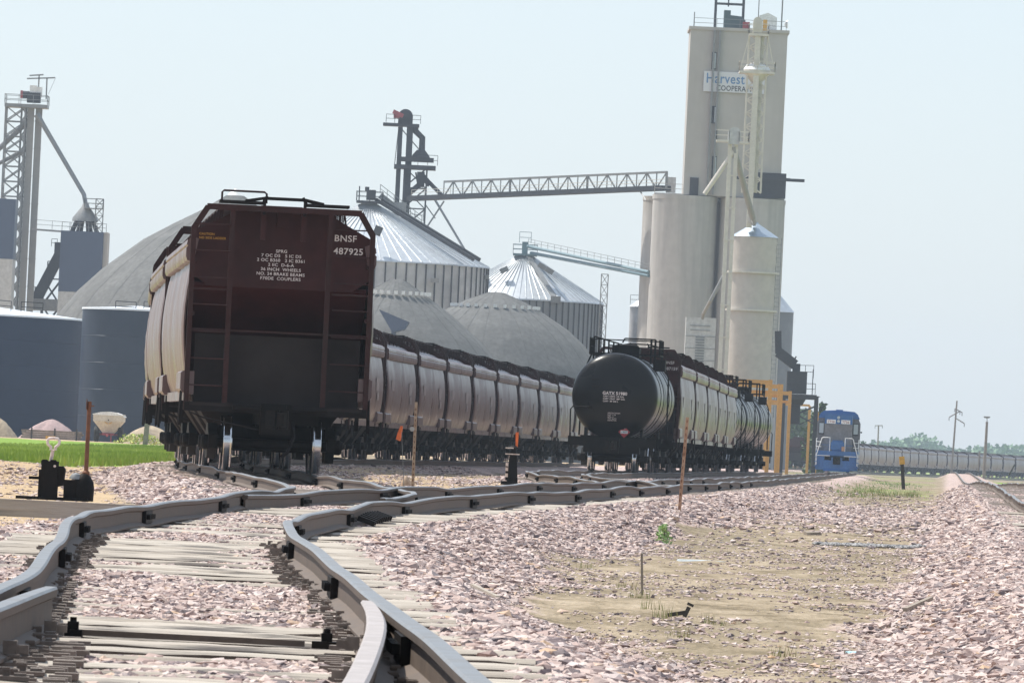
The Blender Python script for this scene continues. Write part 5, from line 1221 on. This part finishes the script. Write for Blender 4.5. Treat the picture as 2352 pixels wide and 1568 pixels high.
b.tube([(x0+.062, -.05, .515), (x0+.062, -.05, .545), (x0+.028, -.05, .575), (x0+.022, -.05, .61), (x0+.040, -.05, .635), (x0+.085, -.05, .640), (x0+.130, -.05, .635), (x0+.148, -.05, .61), (x0+.142, -.05, .575), (x0+.108, -.05, .545), (x0+.108, -.05, .515)], .0155, 8)
b.build('handle', 'bare', t)
b = MB(); b.lathe([(.09, .0), (.095, .07), (.095, .28), (.08, .33), (.03, .36)][::1], (0, 0, 0), 4) if False else None
b.box((x0+.30, 0, .115), (.17, .18, .19)); b.lathe([(.01, -.07), (.075, -.055), (.095, 0), (.09, .06), (.05, .10), (.01, .11)], (x0+.385, 0, .16), 20, 0, axis='x'); b.lathe([(.11, 0), (.115, .13), (.105, .20), (.07, .26), (.03, .285)], (x0+.415, 0, .0), 22, 0); b.box((x0+.25, -.08, .205), (.20, .03, .022)); b.box((x0+.28, -.1, .02), (.28, .03, .02))
b.build('gear_housing', 'iron', t)
b = MB(); b.lathe([(.002, .068), (.045, .052), (.066, .02), (.07, 0)], (x0+.335, -.02, .225), 18); b.build('cap_dome', 'grey_steel', t)
mx, mz = lx(184, 1098); _, mt = lx(190, 921)
b = MB(); b.tube([(x0+.435, .02, .27), (x0+.437, .02, mt)], .0225, 10); b.lathe([(.04, .26), (.04, .30), (.025, .32)], (x0+.435, .02, 0), 12); b.box((x0+.41, .0, mt-.03), (.006, .06, .11)); b.box((x0+.475, .0, mt-.045), (.03, .02, .012)); b.build('mast', 'rust', t)
# ---- second switch stand far down the track
p0 = Vector((gnd(1176, 1108, -.2).x, gnd(1176, 1108, -.2).y, -.26)); sx = F/p0.y/1
t = thing('switch_stand', 'tall slim black switch stand with orange target blade', 'switch stand', p0); H = 92/sx
b = MB(); b.loft([[(x*.13, y*.13, 0) for x, y in ((-1,-1),(1,-1),(1,1),(-1,1))], [(x*.075, y*.08, H*.80) for x, y in ((-1,-1),(1,-1),(1,1),(-1,1))]]); b.box((0, 0, H*.86), (.10, .12, H*.14)); b.lathe([(.10, H*.92), (.11, H*.94), (.05, H*.99)], (0, 0, 0), 12); b.box((-.08, 0, .05), (.34, .4, .08)); b.box((-.13, -.1, H*.30), (.05, .05, H*.35)); b.build('column', 'iron', t)
b = MB(); b.box((-.09, -.1, H*.93), (.18, .05, .025)); b.box((-.02, -.1, H*.78), (.32, .05, .025))
for z in (.25, .4, .52): b.box((-.13, -.14, H*z), (.06, .04, .08))
b.build('bright_bolt', 'bare', t)
b = MB(); b.loft([[(.04, 0, H*.95), (.09, 0, H*.95), (.09, .012, H*.95), (.04, .012, H*.95)], [(.03, 0, H*1.33), (.10, 0, H*1.33), (.10, .012, H*1.33), (.03, .012, H*1.33)]]); b.build('target_blade', 'orange', t)
# ---- posts and stakes
def post(name, label, cat, u0, v0, u1, v1, z, w, mat_, top=None, holes=False, rnd_=False, d=None, grp=None):
    g = on_ground(u1, v1, z)
    if d: g = pp(u1, v1, d)
    t = thing(name, label, cat, g, 0, grp); q = pp(u0, v0, g.y)-g; b = MB()
    b.tube([(0, 0, -.3), tuple(q)], w/2, 10) if rnd_ else b.bar((0, 0, -.3), q, w, w*.7)
    o = b.build('shaft', mat_, t)
    if top: b = MB(); b.bar(q*top[1], q*1.002, w*1.5, w*1.2); b.build('top_band', top[0], t)
    if holes:
        b = MB()
        for k in range(int(q.length/.11)): c = q*((k+.6)*.11/q.length); b.box((c.x, c.y-w*.36, c.z), (w*.28, .012, .045))
        b.build('hole_row', 'rust', t)
    return t, q
post('marker_post', 'pale perforated sign post with round reflector beside the orange flag', 'marker post', 956, 923, 948, 1117, -.3, .060, 'post_beige', holes=True)
g = on_ground(948, 1117, -.3); q = pp(951, 985, g.y); b = MB(); b.lathe([(.05, 0), (.05, .02)], (q.x-.04, q.y-.05, q.z), 14, axis='y'); tag(b.build('reflector', 'offwhite', None), 'small round pale reflector on the perforated sign post', 'reflector')
post('marker_post', 'rusty perforated post leaning in front of the tank train', 'marker post', 1579, 958, 1558, 1187, -.42, .052, 'rust_light', holes=True)
post('marker_post', 'dark post with yellow top standing in the gravel by the right track', 'marker post', 2071, 1048, 2077, 1115, -.5, .17, 'darkwood', top=('yellow', .76))
t, q = post('survey_flag', 'thin wire stake carrying a drooping orange flag', 'survey flag', 922, 978, 931, 1117, -.3, .014, 'grey_steel', rnd_=True)
b = MB(); b.loft([[(q.x-.02, -.01, q.z), (q.x+.03, -.01, q.z), (q.x+.03, .02, q.z), (q.x-.02, .02, q.z)], [(q.x-.07, -.05, q.z-.14), (q.x+.0, -.03, q.z-.14), (q.x+.02, .03, q.z-.14), (q.x-.05, .02, q.z-.14)], [(q.x-.10, -.05, q.z-.27), (q.x-.03, -.06, q.z-.30), (q.x+.0, .02, q.z-.30), (q.x-.07, .02, q.z-.27)]]); b.build('flag_cloth', 'orange', t)
b = MB(); gq = on_ground(933, 1112, -.3); b.lathe([(.12, 0), (.10, .12), (.03, .22), (.01, .24)], (0, 0, 0), 10); o = b.build('dry_clump', 'post_beige', None, loc=(gq.x, gq.y-.3, gq.z)); tag(o, 'small straw coloured clump at the foot of the flag stake', 'dry clump')
post('stake', 'short broken wooden stake at the edge of the muddy strip', 'stake', 1474, 1270, 1481, 1338, -.45, .020, 'weathered')
post('utility_post', 'dark grey wooden post in the weeds left of the brown hopper car', 'post', 339, 965, 333, 1018, -.4, .36, 'weathered', d=600)
post('pole', 'thin leaning dark stake in the grass at the right edge', 'stake', 2331, 1066, 2317, 1086, -.5, .22, 'darkwood', d=900)
post('pole', 'short hazy post before the far train near the lamp pole', 'post', 2250, 1036, 2247, 1078, -.5, .22, 'weathered', d=1300)
# ---- litter and debris in the swale
g = on_ground(2110, 1360, -.35); b = MB(); A, Bq = on_ground(2080, 1371, -.4), on_ground(2140, 1350, -.35); b.bar(A+Vector((0, 0, .03)), Bq+Vector((0, 0, .05)), .035, .03); tag(b.build('wooden_stick', 'weathered', None), 'grey weathered stick lying on the right gravel bank', 'stick')
b = MB(); A, Bq = on_ground(1086, 1330, -.3), on_ground(1145, 1358, -.35); b.bar(A+Vector((0, 0, .04)), Bq+Vector((0, 0, .04)), .03, .02); tag(b.build('wooden_lath', 'tie', None), 'thin pale lath lying on the pink ballast slope', 'lath')
def slab(name, label, cat, u, v, z, w, l, h, mat_, rot=0):
    g = on_ground(u, v, z); b = MB(); n = 14; ring = [(math.cos(2*PI*k/n)*w/2*rnd.uniform(.75, 1.1), math.sin(2*PI*k/n)*l/2*rnd.uniform(.75, 1.1)) for k in range(n)]
    b.loft([[(x, y, -.03) for x, y in ring], [(x*.95, y*.95, h*rnd.uniform(.6, 1)) for x, y in ring], [(x*.4, y*.4, h*1.1) for x, y in ring]]); o = b.build(name, mat_, None, loc=(g.x, g.y, g.z)); o.rotation_euler.z = rot; return tag(o, label, cat)
slab('plastic_scrap', 'scrap of pale blue plastic on the muddy strip', 'plastic scrap', 1960, 1479, -.52, .10, .25, .012, 'litter_blue')
slab('grey_sheet', 'flat grey sheet half buried in the mud', 'sheet', 1608, 1278, -.5, .62, .9, .015, 'pvc')
gA, gB = on_ground(1882, 1241, -.5), on_ground(2112, 1252, -.5); mb = MB(); iv, if_ = ico()
for k in range(520):
    q = gA.lerp(gB, rnd.random()); sz = rnd.uniform(.02, .05); x_, y_ = q.x+rnd.uniform(-.1, .1), q.y+rnd.gauss(0, .5)
    mb.add([(x_+sz*a*rnd.uniform(.6, 1.2), y_+sz*b_*rnd.uniform(.6, 1.2), float(ground_z(x_, y_))+sz*.3+.012+sz*c_*.6) for a, b_, c_ in iv], [tuple(f) for f in if_])
tag(mb.build('grey_gravel', 'grey_stone'), 'low strip of bluish grey gravel lying across the muddy strip', 'gravel', kind='stuff')
slab('driftwood', 'dark flat piece of wood on the gravel between the tracks', 'wood scrap', 1865, 1220, -.5, .30, .5, .05, 'weathered')
g = on_ground(1562, 1400, -.5); b = MB(); b.box((.05, 0, .04), (.03, .04, .08), 0, Matrix.Rotation(.4, 3, 'Y')); b.bar((-.09, 0, .01), (.04, 0, .035), .03); b.box((.075, 0, .095), (.05, .05, .02), 0, Matrix.Rotation(.4, 3, 'Y')); tag(b.build('scrap_iron', 'darkwood', None, loc=g), 'dark bent scrap iron sticking out of the ground among grass', 'scrap iron')
def plant(name, label, u, v, z, h, n, mat_='weed', r=.08, leaf=.03):
    g = on_ground(u, v, z); co = []; tr = []; to = []
    t = thing(name, label, 'weed', g); L = []
    for k in range(n):
        a = rnd.random()*2*PI; rr = r*math.sqrt(rnd.random()); zz = h*rnd.random(); rr *= 1-.5*zz/h; c = Vector((rr*math.cos(a), rr*math.sin(a), zz)); d1 = Vector((rnd.uniform(-1, 1), rnd.uniform(-1, 1), rnd.uniform(-.2, 1))).normalized()*leaf; d2 = d1.cross(Vector((rnd.uniform(-1, 1), rnd.uniform(-1, 1), rnd.uniform(-1, 1)))).normalized()*leaf*.4
        o = len(co); co += [c-d1, c+d2, c+d1, c-d2]; tr += [(o, o+1, o+2), (o, o+2, o+3)]; to += [rnd.random()]*4
    ob = np_mesh('foliage', np.array([tuple(c) for c in co]), np.array(tr), [mat_], dict(tone=np.array(to)), False); ob.parent = t
    b = MB(); b.tube([(0, 0, -.05), (.01, 0, h*.8)], .006, 5); b.build('stem', 'bark', t); return t
plant('weed_plant', 'bright green weed growing alone in the pink gravel', 1525, 1222, -.42, .25, 120, r=.12, leaf=.045)
plant('weed_clump', 'low green weeds at the left edge of the brown hopper car', 322, 1008, -.35, .75, 420, mat_='blade', r=2.2, leaf=.14)
# ---- fertiliser spreader
d = 640.; g = pp(249, 1004, d); g.z = float(ground_z(g.x, d)); k_ = F/d
t = thing('fertiliser_spreader', 'cream fertiliser spreader trailer with black tyres at the navy tank', 'spreader', g)
b = MB(); W = 1.18
b.loft([[(x*W, y*1.6, 1.62) for x, y in ((-1,-1),(1,-1),(1,1),(-1,1))], [(x*W*1.0, y*1.6, 2.18) for x, y in ((-1,-1),(1,-1),(1,1),(-1,1))]])
b.loft([[(x*.42, y*1.1, .72) for x, y in ((-1,-1),(1,-1),(1,1),(-1,1))], [(x*W*.98, y*1.58, 1.62) for x, y in ((-1,-1),(1,-1),(1,1),(-1,1))]]); b.build('hopper_body', 'cream', t)
b = MB(); b.prism([(-1.24, 2.16), (-.6, 2.32), (0, 2.37), (.6, 2.31), (1.15, 2.14), (1.28, 1.98), (1.22, 1.95), (1.1, 2.08), (-1.2, 2.08)], -1.66, 1.66); b.build('roll_tarp', 'white', t)
for s in (-1, 1):
    b = MB(); b.lathe([(.3, -.20), (.52, -.21), (.6, -.15), (.6, .15), (.52, .21), (.3, .20)], (s*.93, .1, .6), 28, axis='x'); w = b.build('wheel', 'rubber', t)
    b = MB(); b.lathe([(.05, -.12), (.3, -.14), (.3, .14), (.05, .12)], (s*.93, .1, .6), 20, axis='x'); b.build('rim', 'cream', w)
b = MB(); b.box((0, .1, .6), (1.6, .15, .15)); b.box((0, -.6, .62), (.9, 1.6, .16)); b.bar((.28, -1.8, .7), (.28, -1.8, .05), .10); b.bar((0, -1.2, .6), (0, -2.6, .5), .14); b.build('chassis', 'red2', t)
b = MB(); b.bar((-.25, -1.63, 1.55), (0, -1.63, 1.42), .14, .05); b.bar((.3, -1.63, 1.56), (.08, -1.63, 1.42), .16, .05); b.lathe([(.05, 0), (.05, .05)], (.02, -1.66, 1.72), 10, 1, axis='y'); b.build('control_lever', ['yellow', 'black'], t)
# ---- heaps and timber behind the grass
def heap(name, label, u0, u1, vt, d, mat_, sy=1.):
    c = pp((u0+u1)/2, vt, d); R = (u1-u0)/2*d/F; g0 = float(ground_z(c.x, d))-.15; H = c.z-g0; co = []; nn, mm = 48, 14; b = MB(); secs = []
    for i in range(mm+1):
        r = i/mm; ring = []
        for k in range(nn):
            a = 2*PI*k/nn; f = (1-r**1.6)*(1+.0)*.97+.03*(1-r); jit = 1+.10*math.sin(a*3+len(name))+.06*math.sin(a*7+1)
            ring.append((c.x+R*r*jit*math.cos(a)+.001*k, d+R*sy*r*jit*math.sin(a), g0+H*f+rnd.uniform(-.03, .03)))
        secs.append(ring)
    b.loft(secs, cap=False); o = b.build(name, mat_, None, sharp=80); return tag(o, label, 'heap')
heap('gravel_heap', 'rounded pink gravel heap in front of the huge navy tank', 42, 196, 963, 690, 'pile_pink')
heap('soil_heap', 'tan soil heap at the left picture edge beside the navy tank', -60, 42, 957, 670, 'pile_tan')
heap('soil_heap', 'rough tan soil heap between the spreader and the brown hopper car', 268, 420, 977, 660, 'pile_tan')
t = thing('timber_stack', 'low stack of old brown railway timbers below the pink gravel heap', 'timber stack', pp(120, 998, 640)); g0 = float(ground_z(t.location.x, 640)); t.location.z = g0
b = MB()
for k in range(4):
    for q in range(3): b.box((rnd.uniform(-.15, .15), q*.4, .12+k*.17), (4.7-rnd.random()*.4, .24, .15))
b.build('timber', 'weathered', t)
for x in (-1.6, .2, 1.9): b = MB(); b.box((x, -.25, .42), (.12, .08, .95)); b.build('stake', 'darkwood', t)
b = MB(); b.box((-.1, -.4, .16), (.75, .3, .22)); tag(b.build('yellow_crate', 'yellow', None, loc=t.location), 'small yellow box lying before the timber stack', 'box')
# ---- utility poles
def pole(label, u0, v0, u1, v1, d, w, arms):
    b_ = pp(u1, v1, d); b_.z = float(ground_z(b_.x, d))-.2; t = thing('utility_pole', label, 'utility pole', b_, 0); tp = pp(u0, v0, d)-b_
    b = MB(); b.tube([(0, 0, 0), tuple(tp)], [w*.6, w*.4], 8); b.build('shaft', 'weathered', t)
    for (ua, va, ub, vb) in arms:
        A, Bq = pp(ua, va, d)-b_, pp(ub, vb, d)-b_; c = MB(); c.bar(A, Bq, .18); a = c.build('cross_arm', 'weathered', t)
        for p in (A, Bq): c = MB(); c.tube([p+Vector((0, 0, -.05)), p+Vector((0, 0, -.6))], .07, 6); c.build('insulator', 'grey_steel', a)
    return t
pole('tall utility pole with crooked staggered cross arms behind the far train', 2198, 920, 2186, 1060, 1450, .34, ((2180, 958, 2205, 944), (2193, 938, 2210, 947), (2195, 960, 2215, 972)))
pole('short utility pole with one flat cross arm near the woods', 2018, 976, 2016, 1036, 1750, .36, ((2010, 977, 2027, 977),))
t = pole('dark lamp pole with flat lamp head at the grass right of the train', 2267, 968, 2260, 1090, 1100, .40, ())
b_ = t.location; b = MB(); q = pp(2267, 957, 1100)-b_; b.tube([pp(2267, 970, 1100)-b_, q], .05, 6); b.lathe([(.05, .1), (.45, .05), (.40, -.12), (.1, -.2)], tuple(q), 14); b.build('lamp_head', 'grey_steel', t)
# ---- woods and trees
def cards(pts, size, tone=None):
    n = len(pts); d1 = nr.randn(n, 3); d1 /= np.linalg.norm(d1, axis=1)[:, None]; d2 = np.cross(d1, nr.randn(n, 3)); d2 /= np.linalg.norm(d2, axis=1)[:, None]
    s = size*(.5+nr.rand(n))[:, None]; d1 *= s; d2 *= s*.6
    co = np.stack([pts-d1, pts+d2, pts+d1*.9, pts-d2], 1).reshape(-1, 3); o = np.arange(n)[:, None]*4
    tr = np.concatenate([np.concatenate([o, o+1, o+2], 1), np.concatenate([o, o+2, o+3], 1)]); return co, tr, np.repeat(np.clip(nr.rand(n)*.6+(tone if tone is not None else .2), 0, 1), 4)
L = []
d0 = 3200.
def woods(u0, u1, top, d, n, wd=26):
    for k in range(n):
        u = u0+(u1-u0)*(k+rnd.random())/n; a = pp(u, top(u)+rnd.uniform(-4, 8), d+rnd.uniform(-40, 40)); g0 = float(ground_z(a.x, a.y)); H = a.z-g0; R = H*rnd.uniform(.32, .5)
        m = 240; q = nr.randn(m, 3); q /= np.linalg.norm(q, axis=1)[:, None]; q *= (nr.rand(m, 1)**.35)
        pts = q*np.array([R, R, H*.42])+np.array([a.x, a.y, g0+H*.56])+ .12*R*np.sin(q*9+k); L.append(cards(pts, 1.05, .2+.15*rnd.random()))
def top1(u):
    f = lambda a, b: b[0]+(b[1]-b[0])*min(1, max(0, (u-a[0])/(a[1]-a[0])))
    return 1024 if u < 2000 else 1012 if u < 2040 else 1006 if u < 2075 else 998 if u < 2125 else f((2125, 2185), (1010, 1030)) if u < 2200 else f((2200, 2260), (1034, 1022)) if u < 2290 else 1024
woods(1975, 2480, top1, d0, 74)
co, tr, to = join(L); wd = np_mesh('woods', co, tr, ['hazed_leaf'], dict(tone=to), False)
tag(wd, 'hazy line of far-off green woods on the horizon', 'woods', kind='stuff')
def tree(name, label, u, vt, d, prof, n, leaf, grp=None):
    a = pp(u, vt, d); g0 = float(ground_z(a.x, d)); H = a.z-g0; t = thing(name, label, 'tree', (a.x, d, g0), 0, grp)
    b = MB(); b.tube([(0, 0, -.3), (.05, 0, H*.4), (0, 0, H*.9)], [.3, .2, .05], 8)
    for k in range(7): z = H*(.25+.09*k); an = k*2.4; b.tube([(0, 0, z), (math.cos(an)*H*.14, math.sin(an)*H*.14, z+H*.10)], [.09, .03], 6)
    b.build('trunk', 'bark', t); P = []
    for k in range(n):
        z = rnd.random(); w = np.interp(z, [q[0] for q in prof], [q[1] for q in prof]); c = (math.floor(z*9)+rnd.random()*.7)/9; an = rnd.random()*2*PI; lob = .65+.35*math.sin(an*3+math.floor(z*9)*1.7); r = w*lob*math.sqrt(rnd.random()); P.append((r*math.cos(an)*H, r*math.sin(an)*H, c*H))
    co, tr, to = cards(np.array(P), leaf); o = np_mesh('crown', co, tr, ['leaf'], dict(tone=to), False); o.parent = t; return t
tree('spruce_tree', 'ragged dark spruce rising behind the blue locomotive', 1889, 921, 960, [(.05,.10),(.2,.26),(.5,.20),(.75,.13),(.9,.06),(1,.02)], 1500, .28)
tree('poplar_tree', 'low loose tree left of the spruce behind the locomotive', 1876, 945, 985, [(.1,.2),(.4,.28),(.7,.24),(.9,.12),(1,.03)], 1100, .28)
for k, (u, v, lab) in enumerate(((1822, 940, 'pale green round tree seen through the orange gantry'), (1846, 936, 'tall pale green tree just left of the slim orange post'), (1868, 950, 'low green tree between the slim orange posts'))):
    tree('leafy_tree', lab, u, v, 1330+k*25, [(.1,.2),(.3,.34),(.6,.36),(.85,.22),(1,.04)], 1500, .42, 'green trees behind the gantry')
for k, (u, v) in enumerate(((1983, 1010), (1999, 1018))): tree('bare_tree', ['thin bare-looking tree next to the locomotive on its right', 'small hazy tree where the far train starts right of the locomotive'][k], u, v, 1900, [(.3,.1),(.6,.2),(.9,.12),(1,.02)], 260, .35)
# ================================================================== HAZE, SKY, SUN, CAMERA
mb = MB(); mb.box((0, 1600, 24.5), (9000, 3900, 61.)); 
m, nt, bsdf = new_mat('haze_air'); nt.nodes.remove(bsdf); pv = N(nt, 'ShaderNodeVolumePrincipled'); pv.inputs['Color'].default_value = (.76, .88, 1., 1); pv.inputs['Density'].default_value = .000135; pv.inputs['Anisotropy'].default_value = .3
nt.links.new(pv.outputs[0], nt.nodes['Material Output'].inputs['Volume']); MAT['haze'] = m
hz = mb.build('haze', 'haze', None); tag(hz, kind='stuff'); tag(hz, 'pale summer haze in the air over the rail yard', 'haze')
SUN = Vector((-.43, .32, .845)).normalized(); elev = math.asin(SUN.z); az = math.atan2(SUN.x, SUN.y)
w = bpy.data.worlds.new('World'); sc.world = w; w.use_nodes = True; nt = w.node_tree; bg = nt.nodes['Background']
sky = nt.nodes.new('ShaderNodeTexSky'); sky.sky_type = 'NISHITA'; sky.sun_disc = False; sky.sun_elevation = elev; sky.sun_rotation = az; sky.air_density = 1.0; sky.dust_density = 1.0; sky.ozone_density = 1.0; sky.altitude = 300
veil = mix(nt, .62, sky.outputs[0], (4.75, 5.42, 6.25)); nt.links.new(veil, bg.inputs[0]); bg.inputs[1].default_value = .097
sl = bpy.data.lights.new('sun', 'SUN'); sl.energy = 3.9; sl.angle = math.radians(.53); sl.color = (1., .95, .87)
so = bpy.data.objects.new('sun', sl); COL.objects.link(so); so.rotation_euler = (-SUN).to_track_quat('-Z', 'Y').to_euler()
cam = bpy.data.cameras.new('camera'); co_ = bpy.data.objects.new('camera', cam); COL.objects.link(co_); sc.camera = co_
cam.sensor_width = 36; cam.sensor_fit = 'HORIZONTAL'; cam.lens = 36*F/2352; cam.clip_start = .5; cam.clip_end = 20000
Fw = Vector((0, math.cos(PT), math.sin(PT))); U0 = Vector((0, -math.sin(PT), math.cos(PT))); R0 = Vector((1, 0, 0)); cr, sr = math.cos(RHO), math.sin(RHO)
cx_, cy_ = R0*cr+U0*sr, R0*-sr+U0*cr
co_.matrix_world = Matrix(((cx_.x, cy_.x, -Fw.x, 0), (cx_.y, cy_.y, -Fw.y, 0), (cx_.z, cy_.z, -Fw.z, CZ), (0, 0, 0, 1)))
cam.dof.use_dof = True; cam.dof.focus_distance = 135; cam.dof.aperture_fstop = cam.lens/5.
sc.view_settings.view_transform = 'Standard'; sc.view_settings.look = 'None'; sc.view_settings.exposure = .72; sc.view_settings.gamma = 1.
sc.cycles.max_bounces = 6; sc.cycles.diffuse_bounces = 3; sc.cycles.glossy_bounces = 3; sc.cycles.use_denoising = True
